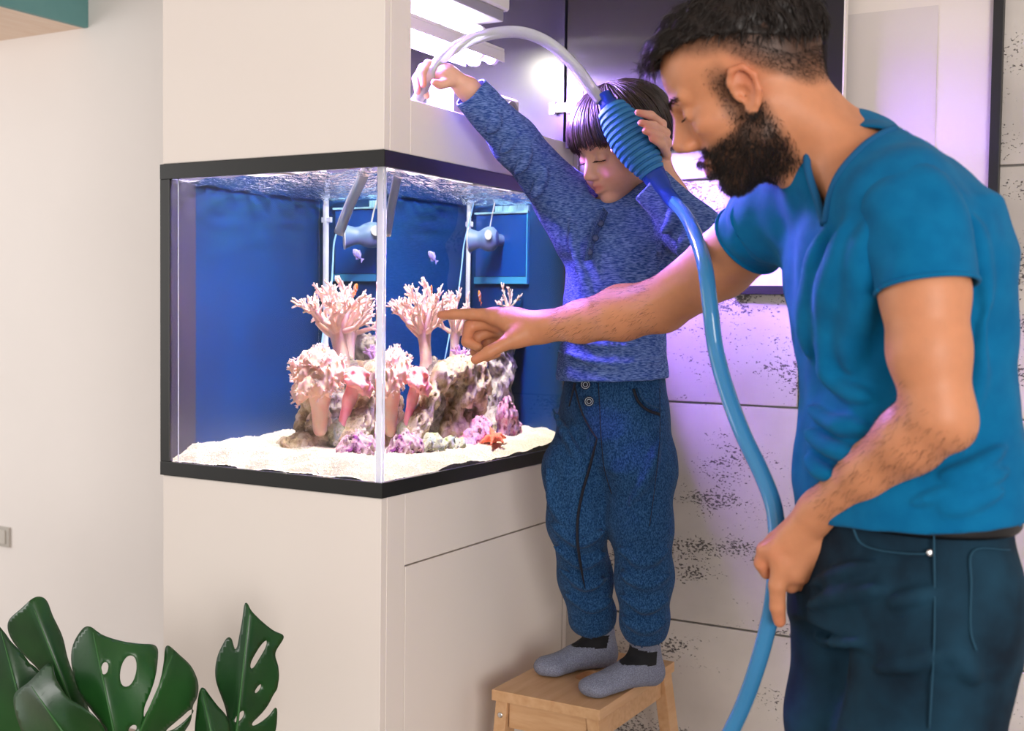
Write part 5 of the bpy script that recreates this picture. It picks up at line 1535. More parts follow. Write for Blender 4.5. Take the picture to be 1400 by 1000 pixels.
# long top: a soft mass plus combed locks sweeping forwards
FH = Field(*[lin(mh.O[k] - .15, mh.O[k] + .16, .0032) for k in range(3)])
mh.ell(FH, (-.012, 0, .048), (.106, .079, .088), .01); mh.ell(FH, (.040, 0, .072), (.054, .062, .048), .02); mh.ell(FH, (.070, 0, .086), (.027, .046, .024), .02); mh.ell(FH, (-.06, 0, .045), (.064, .068, .064), .02)
FH.noise(.003, 120, 51); FH.noise(.0015, 260, 52)
HV, HQ = FH.mesh(1); hq = mh.loc(HV)
lim = np.interp(hq[:, 0], [-.12, -.09, -.05, 0, .04, .075, .1], [.006, .012, .036, .072, .082, .088, .080])
HV, HQ, u = compact(HV, HQ, (hq[:, 2] > lim)[HQ].all(1))
hm = link('hair', npmesh('hair', HV, HQ), M['man_hair'], MAN, True); solidify(hm, .006)
HN = vnormals(HV, HQ)
paths, rr = [], []
for k in rs.choice(len(HV), 2600):
    p = HV[k]; n = HN[k]; qq = mh.loc(p[None])[0]
    fw = sm(qq[0], -.07, .02)
    d = unit(mh.f * (.9 * fw + .1) - mh.u * .55 * (1 - fw) + mh.l * np.sign(qq[1]) * .15 + rs.randn(3) * .16); d = unit(d - n * (d @ n) * .85)
    Ln = rs.uniform(.014, .028)
    paths.append([p - n * .001, p + d * Ln * .35 + n * .0022, p + d * Ln * .7 + n * .003, p + d * Ln + n * .0015 - mh.u * .002]); rr.append(rs.uniform(.0006, .0014))
locks('hair_locks', paths[:900], rr[:900], M['man_hair'], MAN, 4, .6)
k = rs.choice(len(HV), 9000); p = HV[k]; n = HN[k]; fw = sm(mh.loc(p)[:, 0], -.07, .02)[:, None]
d = mh.f * (.9 * fw + .1) - mh.u * .6 * (1 - fw) + rs.randn(len(k), 3) * .22; d = d - n * (d * n).sum(1, keepdims=True) * .7
strands('hair_strands', p, d, rs.uniform(.012, .026, len(k)), .0004, M['man_hair'], MAN, n * -.12, 3, 14)
# tuft falling over the forehead, brows, lashes
paths, rr = [], []
for k in range(70):
    yy = rs.uniform(-.045, .045); p = mh.w(.086 + rs.uniform(-.012, .006), yy, .090 + rs.uniform(-.01, .012))
    d = unit(mh.f * .8 - mh.u * rs.uniform(.1, .7) + mh.l * rs.randn() * .3); Ln = rs.uniform(.010, .022)
    paths.append([p, p + d * Ln * .5 + mh.u * .004, p + d * Ln]); rr.append(rs.uniform(.001, .002))
locks('forelock', paths, rr, M['man_hair'], MAN, 4, .6)
for s in (-1, 1):
    rt, dr = [], []
    for k in range(130):
        t = rs.rand(); rt.append(mh.w(.0975 - .020 * t * t, (.012 + .036 * t) * s, .024 + .006 * math.sin(2.6 * t) + rs.randn() * .002)); dr.append(.3 * mh.f + .9 * s * mh.l + .15 * mh.u)
    strands('eyebrow', np.array(rt), np.array(dr), .009, .0005, M['man_hair'], MAN, None, 3, 8)
    rt, dr, cu = [], [], []
    for k in range(40):
        t = k / 39; rt.append(mh.w(.0885 - .006 * t, (.019 + .027 * t) * s, .0030)); dr.append(.9 * mh.f + .2 * s * mh.l - .4 * mh.u); cu.append(mh.u * .3)
    strands('eyelashes', np.array(rt), np.array(dr), .008, .0004, M['man_hair'], MAN, np.array(cu), 3, 9)
# fine dark hair on the forearms
for A, B in ((Rel, Rwr), (Lel, Lwr)):
    ax = unit(B - A); t = (V - A) @ ax; Ln = np.linalg.norm(B - A); rad = np.linalg.norm((V - A) - t[:, None] * ax, axis=1)
    wgt = ((t > -.02) & (t < Ln * .92) & (rad < .06)).astype(float) * (.25 + np.clip(N_ @ up, 0, 1) + np.clip(N_ @ -CF, 0, 1) * .6)
    i = pick(wgt, 1100)
    strands('arm_hair', V[i], N_[i] * .3 + ax[None] * .9 - up[None] * .25 + rs.randn(len(i), 3) * .22, rs.uniform(.007, .015, len(i)), .00017, M['man_hair'], MAN, None, 3, 10)

# ---- T-shirt
M['tee'] = mat('blue_cotton_jersey', srgb(2, 96, 144), 0.85, var=srgb(6, 106, 154), vscale=30, spec=0.12, sheen=0.04, bump=0.25, bscale=700)
h = .0038
FT = Field(lin(.60, 1.24, h), lin(-.50, .14, h), lin(Z0 - .02, Z0 + .70, h))
st = []
for px, py, dpt, w_, df, db in ((1243, 730, 1.575, .180, .126, .130), (1240, 690, 1.575, .178, .130, .132), (1240, 640, 1.575, .176, .134, .128), (1238, 590, 1.575, .168, .132, .120), (1236, 520, 1.58, .166, .122, .116), (1232, 450, 1.58, .176, .124, .120),
                                (1224, 380, 1.585, .186, .126, .124), (1206, 310, 1.59, .186, .112, .120), (1182, 255, 1.595, .140, .082, .094), (1162, 228, 1.60, .085, .060, .062)):
    st.append((P(px, py, dpt), ml, w_, mf, df, db))
FT.loft(st[::-1], .02)
FT.cone(P(1168, 212, 1.61), P(1234, 262, 1.47), .060, .061, .03)
FT.cone(nB + (0, 0, -.008), Lsh, .062, .056, .03); FT.cone(nB + (0, 0, -.008), Rsh, .066, .060, .03)
hmL = P(1265, 394, 1.40); hmR = P(1026, 326, 1.80)
nL = unit(hmL - Lsh + .10 * CR); nR = unit(hmR - Rsh + .3 * mf * 0)
FT.cone(Lsh + (0, 0, -.06) - ml * .04, Lsh - ml * .03, .066, .056, .03)
# folds: drag lines from shoulder and armpit, bunching over the waist
folds(FT, (
           ((1330, 300), (1346, 360), (1352, 430), .012), ((1348, 430), (1342, 490), (1334, 560), .012),
           ((1104, 556), (1140, 580), (1190, 588), .014), ((1102, 590), (1140, 616), (1198, 630), .015), ((1104, 628), (1122, 644), (1142, 652), .012),
           ((1376, 612), (1330, 640), (1288, 652), .013), ((1380, 645), (1320, 668), (1250, 688), .013), ((1372, 672), (1330, 690), (1290, 698), .010), ((1120, 500), (1150, 530), (1190, 545), .012)), .011)
folds(FT, (((1126, 330), (1120, 400), (1106, 480), .020), ((1156, 316), (1146, 400), (1130, 500), .022), ((1188, 320), (1180, 410), (1164, 500), .020)), .024, .86)
FT.noise(.0030, 42, 61)
hemp = P(1243, 699, 1.575); hemn = unit(-up + .10 * CR)
FT.half(hemp, hemn)
# V neckline: wedge out of the front, ring out of the back
vb = P(1119, 298, 1.655); nbk = P(1183, 152, 1.60)
nn = unit(np.cross(ml, nbk - vb)); nn = nn if nn @ (mf + up) > 0 else -nn
def vneck(X, Y, Z):
    dx, dy, dz = X - vb[0], Y - vb[1], Z - vb[2]
    ax_ = unit(nbk - vb); Lx = np.linalg.norm(nbk - vb)
    t = dx * ax_[0] + dy * ax_[1] + dz * ax_[2]; s_ = dx * ml[0] + dy * ml[1] + dz * ml[2]; n_ = dx * nn[0] + dy * nn[1] + dz * nn[2]
    half_w = np.interp(t, [0, Lx * .35, Lx * .65, Lx * .9, Lx], [.002, .050, .072, .060, .02])
    return np.maximum(np.abs(s_) - half_w, np.maximum(np.maximum(-t, t - Lx), -n_ - .028))
def keepf(c):
    vb = surf_at(1119, 298, c) + CF * .004; nbk = surf_at(1176, 166, c) + CF * .015
    d = c - vb; ax_ = unit(nbk - vb); Lx = np.linalg.norm(nbk - vb); t = d @ ax_; s_ = np.abs(d @ ml); n_ = d @ nn
    hw = np.interp(t, NT, NW)
    return ~((s_ < hw) & (t > 0) & (t < Lx) & (n_ > -.10))
Lx_ = np.linalg.norm(nbk - vb)
NT = [0, Lx_ * .25, Lx_ * .5, Lx_ * .75, Lx_ * .93, Lx_]; NW = [.003, .022, .040, .044, .032, .008]
tee, SV, SQ = cloth('t_shirt', FT, M['tee'], MAN, [(hemp, hemn, .4)], 2, .003, .006, keepf)
# sleeves, set in at the armholes and open at the hem
def sleeve(pts, rad, seed):
    p = spline(pts, 8); n = len(p); r = np.interp(np.linspace(0, 1, n), np.linspace(0, 1, len(rad)), rad); b = MB(); b.tube(p, list(r), 40, False)
    v = np.array(b.v).reshape(n, 40, 3); c = np.array(p)[:, None, :]; t = np.linspace(0, 1, n)[:, None]; a = np.arange(40)[None] * 2 * math.pi / 40
    k = 1 + .045 * np.sin(5 * a + 7 * t + seed) * np.sin(math.pi * np.clip(t * 1.1, 0, 1)) + .03 * np.sin(3 * a - 11 * t + seed) * t
    b.v = [tuple(q_) for q_ in (c + (v - c) * k[..., None]).reshape(-1, 3)]
    o = b.build('sleeve', M['tee'], tee, True); solidify(o, .003)
    e = (c + (v - c) * k[..., None])[-1]; e = np.concatenate([e, e[:1]])
    MB().tube(list(e), .0030, 8).build('sleeve_hem', M['tee'], o, True)
sleeve([Lsh - ml * .035 + (0, 0, .012), Lsh + (0, 0, -.004), P(1256, 335, 1.412), hmL], [.052, .064, .063, .0575], 1.0)
sleeve([Rsh + ml * .035 + (0, 0, .008), Rsh, .5 * (Rsh + hmR), hmR], [.050, .062, .060, .0575], 2.4)
# neckband and seams
M['tee_dark'] = mat('blue_rib_knit', srgb(2, 84, 130), 0.85)
vb = surf_at(1119, 300, SV); nbk = surf_at(1178, 168, SV) + CF * .015; Lx_ = np.linalg.norm(nbk - vb)
axn = unit(nbk - vb); rel = SV - vb; tt_ = rel @ axn; ss_ = rel @ ml; nn_ = rel @ nn
def collar(sg):
    out = []
    for t in np.linspace(.0, .985, 16) * Lx_:
        w_ = np.interp(t, NT, NW) * sg
        dd = (tt_ - t) ** 2 + (ss_ - w_) ** 2 + np.where(nn_ < -.11, 1, 0)
        k = np.argsort(dd)[:4]; out.append(SV[k].mean(0))
    for _ in range(2): out = [out[0]] + [(out[i_ - 1] + 2 * out[i_] + out[i_ + 1]) / 4 for i_ in range(1, len(out) - 1)] + [out[-1]]
    return out
cA, cB = collar(1), collar(-1)
MB().tube(spline(cB + cA[::-1][0:0], 3), .0052, 8).build('neckband', M['tee_dark'], tee, True)
MB().tube(spline(cA, 3), .0052, 8).build('neckband', M['tee_dark'], tee, True)

# ---- jeans
M['denim'] = mat('dark_indigo_denim', srgb(10, 28, 42), 0.8, var=srgb(24, 60, 80), vscale=9, spec=0.2, bump=0.35, bscale=900, detail=8)
h = .005
FJ = Field(lin(.62, 1.25, h), lin(-.50, .18, h), lin(.03, Z0 + .16, h))
st = []
for px, py, dpt, w_, df, db in ((1234, 672, 1.575, .160, .114, .116), (1234, 740, 1.575, .164, .116, .120), (1230, 800, 1.575, .168, .118, .122), (1222, 860, 1.575, .168, .114, .112)):
    st.append((P(px, py, dpt), ml, w_, mf, df, db))
FJ.loft(st[::-1], .03)
mR, mL = .5 * (hpR + kneeR), .5 * (hpL + kneeL)
FJ.chain([hpR + (0, 0, -.04), mR, kneeR, fR], [.100, .090, .076, .072], .03)
FJ.chain([hpL + (0, 0, -.04), mL, kneeL, fL], [.102, .094, .078, .074], .03)
folds(FJ, (((1106, 800), (1150, 786), (1190, 772), .011), ((1100, 830), (1150, 816), (1210, 806), .011), ((1196, 916), (1245, 908), (1290, 890), .011), ((1216, 826), (1250, 818), (1280, 808), .009), ((1300, 890), (1322, 908), (1336, 930), .012), ((1110, 870), (1140, 880), (1180, 880), .010)), .010)
FJ.noise(.0022, 45, 71)
FJ.half(P(1236, 676, 1.575), up)
jeans, JV, JQ = cloth('jeans', FJ, M['denim'], MAN, [(P(1236, 676, 1.575), up, .4)], 2, .003)
M['stitch'] = mat('tan_denim_stitching', srgb(120, 150, 160), 0.7)
M['seam_blue'] = mat('pale_worn_seam', srgb(26, 70, 92), 0.8)
ribbon('outseam', [(1276, 720), (1277, 780), (1277, 860), (1274, 930), (1270, 996)], M['seam_blue'], jeans, JV, .0020, .0018, .5)
ribbon('pocket_seam', [(1166, 722), (1176, 742), (1200, 752), (1240, 757), (1274, 757)], M['seam_blue'], jeans, JV, .0018, .0016, .5)
ribbon('back_pocket', [(1380, 752), (1330, 753), (1327, 800), (1326, 860), (1334, 890)], M['seam_blue'], jeans, JV, .0018, .0016, .5)
MB().lathe([(.0001, .002), (.003, .002), (.0045, .001), (.0045, 0)], surf_at(1271, 756, JV) - CF * .002, -CF, 12).build('rivet', M['steel'], jeans, True)
# belt and waistband peeking under the shirt
M['belt'] = mat('black_belt_leather', srgb(22, 22, 24), 0.5)
bw = MB(); zc = P(1205, 712, 1.45)
c0 = P(1236, 688, 1.575)
ring = [c0 + .165 * math.sin(t) * ml + (.118 if math.cos(t) > 0 else .121) * math.cos(t) * mf for t in np.linspace(0, 2 * math.pi, 41)]
bw.tube(ring, .018, 8, True, 1.0)
v = np.array(bw.v); rel = v - c0; zz = rel[:, 2]; hor = rel * np.array([1, 1, 0]); u1 = hor @ ml; u2 = hor @ mf
rho = np.sqrt((u1 / .168) ** 2 + (u2 / np.where(u2 > 0, .121, .124)) ** 2); sc = np.clip(rho, .985, 1.01) / rho
bw.v = [tuple(x_) for x_ in (c0 + hor * sc[:, None] + np.outer(zz, up))]
bw.build('belt', M['belt'], MAN, True)

# ---- shoes on the floor, below the picture
M['shoe'] = mat('dark_canvas_shoe', srgb(40, 40, 46), 0.8); M['sole'] = mat('white_rubber_sole', srgb(214, 210, 204), 0.6)
for f_ in (fR, fL):
    d = unit(mf + .05 * ml); s_ = np.cross(up, d); c0 = np.array([f_[0], f_[1], 0])
    Fq = Field(lin(c0[0] - .26, c0[0] + .26, .005), lin(c0[1] - .26, c0[1] + .26, .005), lin(-.01, .16, .005))
    Fq.cone(c0 + up * .06 - d * .02, c0 + up * .11 - d * .01, .046, .05, .02)
    Fq.cone(c0 + up * .05 - d * .03, c0 + up * .042 + d * .15, .045, .042, .02, sq=(up, .8)); Fq.ell(c0 + d * .15 + up * .036, (.055, .046, .034), [d, s_, up], .02)
    Fq.half((0, 0, .02), (0, 0, -1)); Fq.half((0, 0, .125), (0, 0, 1))
    V2, Q2 = Fq.mesh(1); so = link('shoe', npmesh('shoe', V2, Q2), M['shoe'], MAN, True)
    outl = [c0 + d * a + s_ * b_ for a, b_ in ((-.075, 0), (-.065, .03), (-.03, .042), (.06, .044), (.14, .05), (.19, .036), (.205, 0), (.19, -.036), (.14, -.05), (.06, -.044), (-.03, -.042), (-.065, -.03))]
    n_ = len(outl); MB().add([p + up * .0 for p in outl] + [p + up * .022 for p in outl], [tuple(range(n_)), tuple(range(n_, 2 * n_))] + [(k, (k + 1) % n_, n_ + (k + 1) % n_, n_ + k) for k in range(n_)]).build('sole', M['sole'], so, bevel=.003)


# ================================================================== siphon hose with its bulb
hs = thing('siphon_hose', 'blue siphon hose with ribbed squeeze bulb and clear tube into the tank', 'hose', tuple(P(865, 190, 2.2)))
def tinted(name, c, rough, alpha, ior=1.3, trans=.6):
    m = mat(name, c, rough, trans=trans, ior=ior, spec=.5, coat=.6)
    return m
M['tube_clear'] = tinted('clear_tubing', (0.86, 0.88, 0.90), .10, 1, 1.15, .55)
M['tube_blue'] = tinted('blue_translucent_tubing', srgb(70, 150, 205), .22, 1, 1.2, .25)
M['bulb'] = mat('matte_blue_rubber', srgb(52, 130, 190), 0.55)
M['nozzle'] = mat('royal_blue_plastic', srgb(16, 70, 190), 0.3, trans=.2)
tz = np.array([0, 0, Z0])
clear = spline([np.array([-.182, .152, .490]) + tz, np.array([-.150, .142, .545]) + tz, np.array([-.112, .131, .600]) + tz, np.array([-.055, .118, .690]) + tz, P(571, 136, 2.305), P(585, 108, 2.268),
                P(606, 78, 2.262), P(640, 56, 2.26), P(680, 45, 2.255), P(716, 45, 2.245), P(752, 60, 2.235), P(785, 90, 2.225), P(808, 120, 2.218), P(822, 138, 2.216)], 7)
MB().tube(clear, .0112, 16).build('clear_tube', M['tube_clear'], hs, True)
axb = unit(bB - bA); Lb = np.linalg.norm(bB - bA)
MB().lathe([(.0128, -.018), (.0150, -.016), (.0150, .000), (.017, .004), (.018, .012)], bA - axb * .010, axb, 24).build('collar', M['nozzle'], hs, True)
prof = []
nr = 13
for k in range(nr * 6 + 1):
    t = k / (nr * 6); env = .017 + .0225 * math.sin(math.pi * min(max(.10 + t * .84, 0), 1)) ** .8
    ph_ = (t * nr) % 1.0
    prof.append((env - (.0036 if ph_ < .17 else 0), t * Lb))
bulb = MB().lathe(prof, bA, axb, 40).build('bulb', M['bulb'], hs, 'auto')
for k in range(1, nr):
    t = (k + .08) / nr; env = .017 + .0225 * math.sin(math.pi * (.10 + t * .84)) ** .8
    MB().lathe([(env - .0050, -.0008), (env - .0030, -.0008), (env - .0030, .0008), (env - .0050, .0008)], bA + axb * t * Lb, axb, 40).build('groove', M['bulb'], bulb)
nz = spline([bB, P(905, 256, 2.185), P(914, 268, 2.175), P(925, 280, 2.165)], 5)
MB().tube(nz, list(np.interp(np.linspace(0, 1, len(nz)), [0, .18, .45, .5, 1], [.023, .020, .0165, .0145, .0140])), 24).build('nozzle', M['nozzle'], hs, True)
low = on(985, 1040, 0, .62)
bt = spline([P(921, 276, 2.168), P(937, 294, 2.03), P(952, 325, 1.86), P(964, 365, 1.77), P(971, 420, 1.745), P(978, 475, 1.745), P(992, 530, 1.725), P(1014, 590, 1.69), P(1040, 645, 1.665), P(1057, 690, 1.645), P(1062, 730, 1.632), P(1061, 772, 1.622), P(1057, 820, 1.625),
             P(1048, 865, 1.64), P(1034, 915, 1.66), P(1016, 965, 1.69), P(990, 1020, 1.72), P(950, 1100, 1.76), P(900, 1200, 1.80)], 6)
bt = list(bt)
e0 = bt[-1]
bt += [e0 + np.array([-.03, .01, -(e0[2] - .06) * .55]), np.array([e0[0] - .02, e0[1] - .05, .05]), np.array([e0[0] + .05, e0[1] - .14, .014]), np.array([e0[0] + .16, e0[1] - .20, .0125])]
MB().tube(bt, .0118, 16).build('blue_tube', M['tube_blue'], hs, True)

# ================================================================== step stool
zt = Z0 - .41
sx0, sx1, sy0, sy1 = .078, .316, .268, .642
M['beech'] = wood('pale_beech', srgb(212, 170, 128), srgb(196, 150, 106), (9, 1.0, 9))
M['beech_end'] = wood('warm_beech_edge', srgb(212, 170, 128), srgb(196, 150, 106), (2, 12, 14))
sl = thing('step_stool', 'pale wooden step stool standing between the cabinet and the concrete wall', 'stool', (.197, .455, 0))
bm = bmesh.new()
# top board with an oval hand slot
n = 28; cx, cy = .5 * (sx0 + sx1), .5 * (sy0 + sy1)
inner = []; outer = []
for k in range(n):
    a = 2 * math.pi * k / n
    ca, sa = math.cos(a), math.sin(a)
    inner.append((cx + .016 * ca, cy + (.036 if sa > 0 else -.036) * (abs(sa) ** .6 if abs(sa) > 0 else 0)))
    hx, hy = .5 * (sx1 - sx0), .5 * (sy1 - sy0)
    s_ = min(hx / abs(ca) if abs(ca) > 1e-6 else 9, hy / abs(sa) if abs(sa) > 1e-6 else 9)
    outer.append((cx + ca * s_, cy + sa * s_))
# exact corners
for cxn, cyn in ((sx0, sy0), (sx1, sy0), (sx1, sy1), (sx0, sy1)):
    k = min(range(n), key=lambda i_: (outer[i_][0] - cxn) ** 2 + (outer[i_][1] - cyn) ** 2); outer[k] = (cxn, cyn)
v = []; th_ = .022
for z_ in (zt - th_, zt):
    v += [(x_, y_, z_) for x_, y_ in inner] + [(x_, y_, z_) for x_, y_ in outer]
f = []
for k in range(n):
    l = (k + 1) % n
    f += [(2 * n + k, 2 * n + l, 3 * n + l, 3 * n + k), (l, k, n + k, n + l), (n + k, 3 * n + k, 3 * n + l, n + l), (k, l, 2 * n + l, 2 * n + k)]
MB().add(v, f).build('top_board', M['beech'], sl, bevel=.002, seg=2)
def leg(x_, y_, lean_x, lean_y, zb=0.0, ztop=zt - th_):
    a = np.array([x_, y_, ztop]); b_ = np.array([x_ + lean_x, y_ + lean_y, zb])
    w1, w2 = .021, .013
    v = []
    for p in (b_, a):
        v += [(p[0] - w2, p[1] - w1, p[2]), (p[0] + w2, p[1] - w1, p[2]), (p[0] + w2, p[1] + w1, p[2]), (p[0] - w2, p[1] + w1, p[2])]
    return MB().add(v, [(0, 3, 2, 1), (4, 5, 6, 7), (0, 1, 5, 4), (1, 2, 6, 5), (2, 3, 7, 6), (3, 0, 4, 7)]).build('leg', M['beech'], sl, bevel=.002)
for x_, lx_ in ((sx0 + .020, -.035), (sx1 - .018, .10)):
    for y_, ly_ in ((sy0 + .026, -.012), (sy1 - .026, .012)): leg(x_, y_, lx_ if x_ < .2 else .07, ly_)
for y0_, y1_ in ((sy0 + .012, sy0 + .028), (sy1 - .028, sy1 - .012)):
    box('rail', (sx0 + .034, y0_, zt - .075), (sx1 - .032, y1_, zt - th_ - .0005), M['beech_end'], sl, bevel=.0015)
for x0_ in (sx0 + .010, sx1 - .026):
    box('rail', (x0_, sy0 + .048, zt - .068), (x0_ + .016, sy1 - .048, zt - th_ - .0005), M['beech_end'], sl, bevel=.0015)
box('step_board', (sx0 + .10, sy0 - .005, .235), (sx1 + .135, sy1 + .005, .257), M['beech'], sl, bevel=.002)
for x_ in (sx0 + .14, sx1 + .11): box('step_rail', (x_, sy0 + .03, .19), (x_ + .016, sy1 - .03, .2345), M['beech_end'], sl)
for x_, y_ in ((sx0 + .021, sy0 + .0045), (sx1 - .02, sy0 + .0045)):
    MB().lathe([(.0001, .0012), (.003, .0012), (.0052, .0008), (.0055, 0)], (x_ - .003, y_ - .001, zt - .05), (0, -1, 0), 14).build('screw', M['steel'], sl, True)

# ================================================================== monstera plant
M['leaf'] = mat('glossy_monstera_leaf', srgb(20, 58, 24), 0.34, var=srgb(34, 84, 34), vscale=6, spec=0.5, bump=0.12, bscale=40, coat=0.05)
M['leaf_vein'] = mat('pale_leaf_vein', srgb(52, 104, 50), 0.4)
M['stem'] = mat('green_leaf_stem', srgb(44, 92, 40), 0.45)
M['pot'] = mat('white_ceramic_pot', srgb(222, 214, 204), 0.35); M['soil'] = mat('dark_potting_soil', srgb(46, 34, 26), 0.95, bump=.8, bscale=120)
pc_ = P(215, 1300, 2.0); pc_ = np.array([pc_[0], pc_[1], 0])
mo = thing('monstera_plant', 'potted monstera with large dark green split leaves beside the cabinet', 'plant', tuple(pc_))
MB().lathe([(.10, 0), (.12, .01), (.145, .24), (.15, .25), (.138, .25), (.13, .20)], pc_, (0, 0, 1), 32).build('pot', M['pot'], mo, 'auto')
MB().lathe([(.129, .0), (.131, .006), (.06, .012)], pc_ + (0, 0, .20), (0, 0, 1), 24).build('soil', M['soil'], mo)

def inside(poly, x, y):
    poly = np.array(poly); r = np.zeros(x.shape, bool); j = len(poly) - 1
    for i in range(len(poly)):
        xi, yi = poly[i]; xj, yj = poly[j]
        c = ((yi > y) != (yj > y)) & (x < (xj - xi) * (y - yi) / (yj - yi + 1e-12) + xi); r ^= c; j = i
    return r
def closest(poly, p):
    a = np.array(poly); b = np.roll(a, -1, 0); ab = b - a
    t = np.clip(((p[:, None, :] - a[None]) * ab[None]).sum(-1) / ((ab * ab).sum(-1) + 1e-12)[None], 0, 1)
    c = a[None] + t[..., None] * ab[None]; d = ((p[:, None, :] - c) ** 2).sum(-1); k = d.argmin(1)
    return c[np.arange(len(p)), k], d.min(1)
def leaf(rib0, rib1, outline, holes, depth, tilt, fold_, arch, step=4.0):
    """rib0, rib1: foot and tip of the midrib; the blade folds along it, arches along its length and leans by tilt"""
    outline = [np.array(q, float) for q in outline]; o = np.array(outline)
    xs = np.arange(o[:, 0].min() - step, o[:, 0].max() + step, step); ys = np.arange(o[:, 1].min() - step, o[:, 1].max() + step, step)
    X, Y = np.meshgrid(xs, ys, indexing='ij'); cx, cy = X[:-1, :-1] + step / 2, Y[:-1, :-1] + step / 2
    k = inside(outline, cx, cy)
    for h_ in holes: k &= ~inside(h_, cx, cy)
    I = np.arange(X.size).reshape(X.shape)
    Q = np.stack([I[:-1, :-1], I[1:, :-1], I[1:, 1:], I[:-1, 1:]], -1)[k]
    V2 = np.stack([X.ravel(), Y.ravel()], 1); V2, Q, u = compact(V2, Q, np.ones(len(Q), bool))
    e = np.concatenate([np.sort(Q[:, [i, (i + 1) % 4]], 1) for i in range(4)]); key = e[:, 0].astype(np.int64) * len(V2) + e[:, 1]
    uk, ct = np.unique(key, return_counts=True); bd = np.unique(np.concatenate([uk[ct == 1] // len(V2), uk[ct == 1] % len(V2)]))
    best, bdist = closest(outline, V2[bd])
    for h_ in holes:
        c2, d2 = closest(h_, V2[bd]); m_ = d2 < bdist; best[m_] = c2[m_]; bdist = np.minimum(bdist, d2)
    V2[bd] = best
    V2 = even_edge(np.concatenate([V2, np.zeros((len(V2), 1))], 1), Q, 3)[:, :2]
    r0, r1 = np.array(rib0, float), np.array(rib1, float); ax = r1 - r0; Lr = np.linalg.norm(ax); ax = ax / Lr; sd = np.array([-ax[1], ax[0]])
    def lift(p):
        rel = p - r0; t = rel @ ax / Lr; s_ = rel @ sd / Lr
        return depth + tilt[0] * s_ + tilt[1] * t + fold_ * np.sqrt(s_ * s_ + .0008) + arch * (t - .5) ** 2 + .012 * np.sin(9 * s_ + 3 * t) * np.abs(s_) * 2
    dp = lift(V2)
    V3 = np.array([P(p[0], p[1], d) for p, d in zip(V2, dp)])
    # orient towards the room
    ob = link('leaf', npmesh('leaf', V3, Q), M['leaf'], mo, True); solidify(ob, .0016, 0)
    b = MB(); tline = [r0 + ax * Lr * t for t in np.linspace(.02, .97, 14)]
    b.tube([P(p[0], p[1], float(lift(p[None])[0]) - .001) for p in tline], list(np.linspace(.0028, .0008, 14)), 6)
    b.build('midrib', M['leaf_vein'], ob, True)
    for t in np.linspace(.12, .8, 6):
        for sg in (-1, 1):
            pts = [r0 + ax * Lr * (t + .22 * s_) + sd * sg * Lr * s_ for s_ in np.linspace(0, .55, 14)]
            ok = []
            for p in pts:
                if not inside(outline, p[:1], p[1:])[0] or any(inside(h_, p[:1], p[1:])[0] for h_ in holes): break
                ok.append(P(p[0], p[1], float(lift(p[None])[0]) - .0002))
            if len(ok) > 3: MB().tube(ok, list(np.linspace(.0011, .0004, len(ok))), 4).build('side_vein', M['leaf'], ob, True)
    return P(r0[0], r0[1], float(lift(r0[None])[0]))
def petiole(p1, k):
    p0 = pc_ + np.array([.04 * math.cos(k), .04 * math.sin(k), .205]); m1 = p0 + (p1 - p0) * .5 + np.array([0, 0, .08])
    MB().tube(spline([p0, m1, p1], 8), list(np.linspace(.0065, .0038, 17)), 8).build('leaf_stalk', M['stem'], mo, True)
def zp(*pts): return [(x_ / 2.692, 780 + y_ / 2.692) for x_, y_ in pts]
def oval(cx_, cy_, a_, b_, rot, n=16):
    return zp(*[(cx_ + a_ * math.cos(t) * math.cos(rot) - b_ * math.sin(t) * math.sin(rot), cy_ + a_ * math.cos(t) * math.sin(rot) + b_ * math.sin(t) * math.cos(rot)) for t in np.linspace(0, 2 * math.pi, n, endpoint=False)])
def smooth(pts, n=4):
    q = [np.array(p, float) for p in pts]; q = [q[-1]] + q + [q[0], q[1]]; out = []
    for i in range(1, len(q) - 2):
        for k in range(n):
            t = k / n; out.append(.5 * (2 * q[i] + (-q[i - 1] + q[i + 1]) * t + (2 * q[i - 1] - 5 * q[i] + 4 * q[i + 1] - q[i + 2]) * t * t + (-q[i - 1] + 3 * q[i] - 3 * q[i + 1] + q[i + 2]) * t ** 3))
    return out
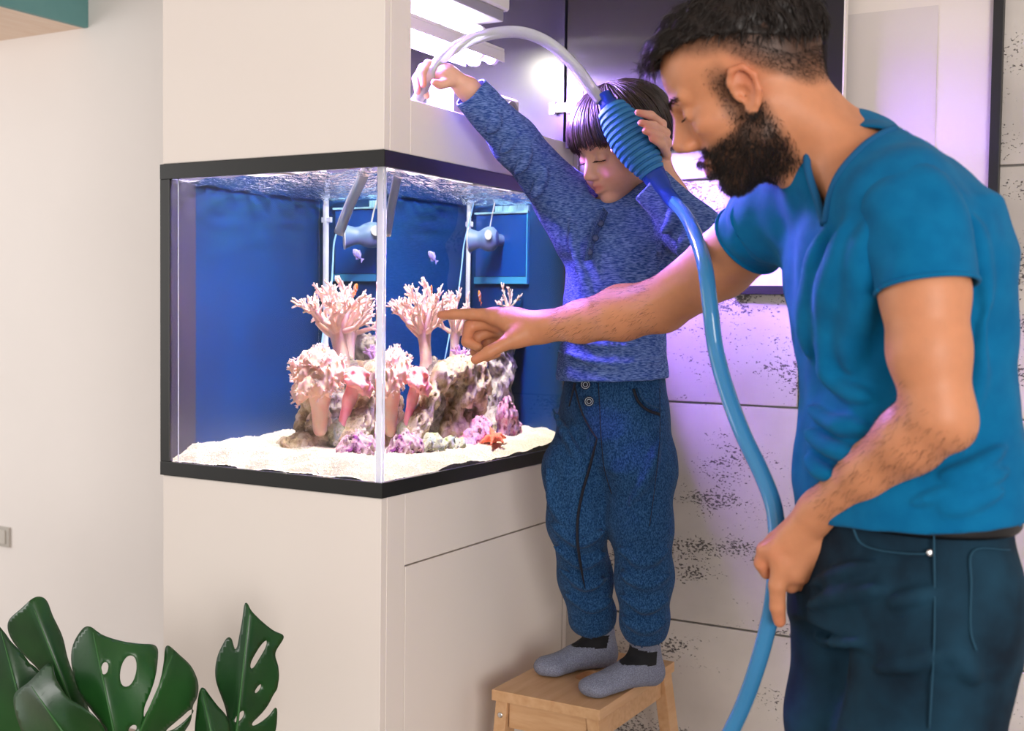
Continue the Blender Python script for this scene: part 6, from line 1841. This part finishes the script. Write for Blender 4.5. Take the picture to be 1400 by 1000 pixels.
for k, (r0_, r1_, out_, hol, dpt, tl_, fo, ar) in enumerate((
    ((330, 660), (120, 130), smooth(zp((130, 97), (170, 108), (192, 165), (230, 245), (250, 330), (290, 430), (322, 500), (350, 600), (370, 700), (250, 690), (220, 592), (205, 470), (150, 375), (95, 318), (50, 265), (28, 215), (35, 180), (80, 140))), [], 2.03, (.05, -.02), .20, .06),
    ((120, 660), (0, 210), smooth(zp((-60, 190), (10, 222), (40, 262), (90, 312), (150, 380), (170, 470), (165, 592), (150, 690), (40, 700), (-60, 640))), [smooth(zp((86, 306), (110, 322), (138, 352), (132, 360), (108, 344), (88, 316)))], 2.07, (.0, .02), .12, .05),
    ((290, 680), (110, 420), smooth(zp((50, 480), (62, 445), (110, 410), (185, 338), (205, 400), (250, 470), (300, 500), (350, 540), (390, 600), (380, 690), (200, 700), (110, 640), (68, 560))), [], 1.88, (-.10, .05), .10, .20),
    ((440, 700), (340, 215), smooth(zp((325, 203), (375, 238), (450, 262), (520, 272), (576, 278), (580, 330), (570, 400), (550, 460), (528, 518), (535, 600), (520, 700), (420, 720), (390, 592), (340, 520), (300, 465), (275, 400), (262, 330), (268, 280), (290, 235))), [oval(385, 362, 15, 29, .25), oval(472, 372, 30, 64, .22), oval(488, 585, 14, 26, .7)], 1.93, (.02, .03), .14, .10),
    ((470, 700), (640, 300), smooth(zp((612, 272), (660, 312), (702, 352), (725, 400), (731, 432), (722, 480), (700, 560), (640, 640), (560, 710), (470, 700), (500, 600), (540, 522), (572, 460), (596, 380), (606, 320))), [smooth(zp((714, 486), (690, 520), (650, 555), (606, 592), (590, 604), (622, 596), (668, 566), (704, 528)))], 1.965, (.04, .02), .18, .10),
    ((860, 690), (920, 130), smooth(zp((903, 112), (925, 150), (965, 190), (1010, 225), (1047, 241), (1025, 280), (1010, 310), (1022, 345), (1027, 390), (1022, 450), (1020, 520), (1012, 600), (960, 690), (850, 700), (838, 560), (830, 505), (802, 430), (792, 380), (800, 320), (820, 275), (845, 238), (858, 275), (869, 308), (880, 250), (893, 180)), 3),
     [smooth(zp((984, 254), (960, 275), (932, 320), (915, 358), (930, 364), (952, 330), (978, 285))), smooth(zp((964, 410), (940, 438), (932, 458), (944, 456), (962, 430))), smooth(zp((903, 508), (872, 535), (858, 560), (874, 562), (898, 538))), smooth(zp((1024, 418), (1008, 452), (984, 500), (948, 542), (908, 578), (940, 572), (986, 540), (1012, 500)))], 2.0, (.03, .02), .22, .04),
    ((800, 700), (742, 440), smooth(zp((742, 425), (770, 460), (800, 500), (832, 534), (842, 570), (846, 640), (800, 710), (725, 680), (718, 592), (724, 520), (731, 465))), [], 1.94, (.0, .02), .15, .05),
)):
    r0_, r1_ = zp(r0_, r1_)
    petiole(leaf(r0_, r1_, out_, hol, dpt, tl_, fo, ar), k)
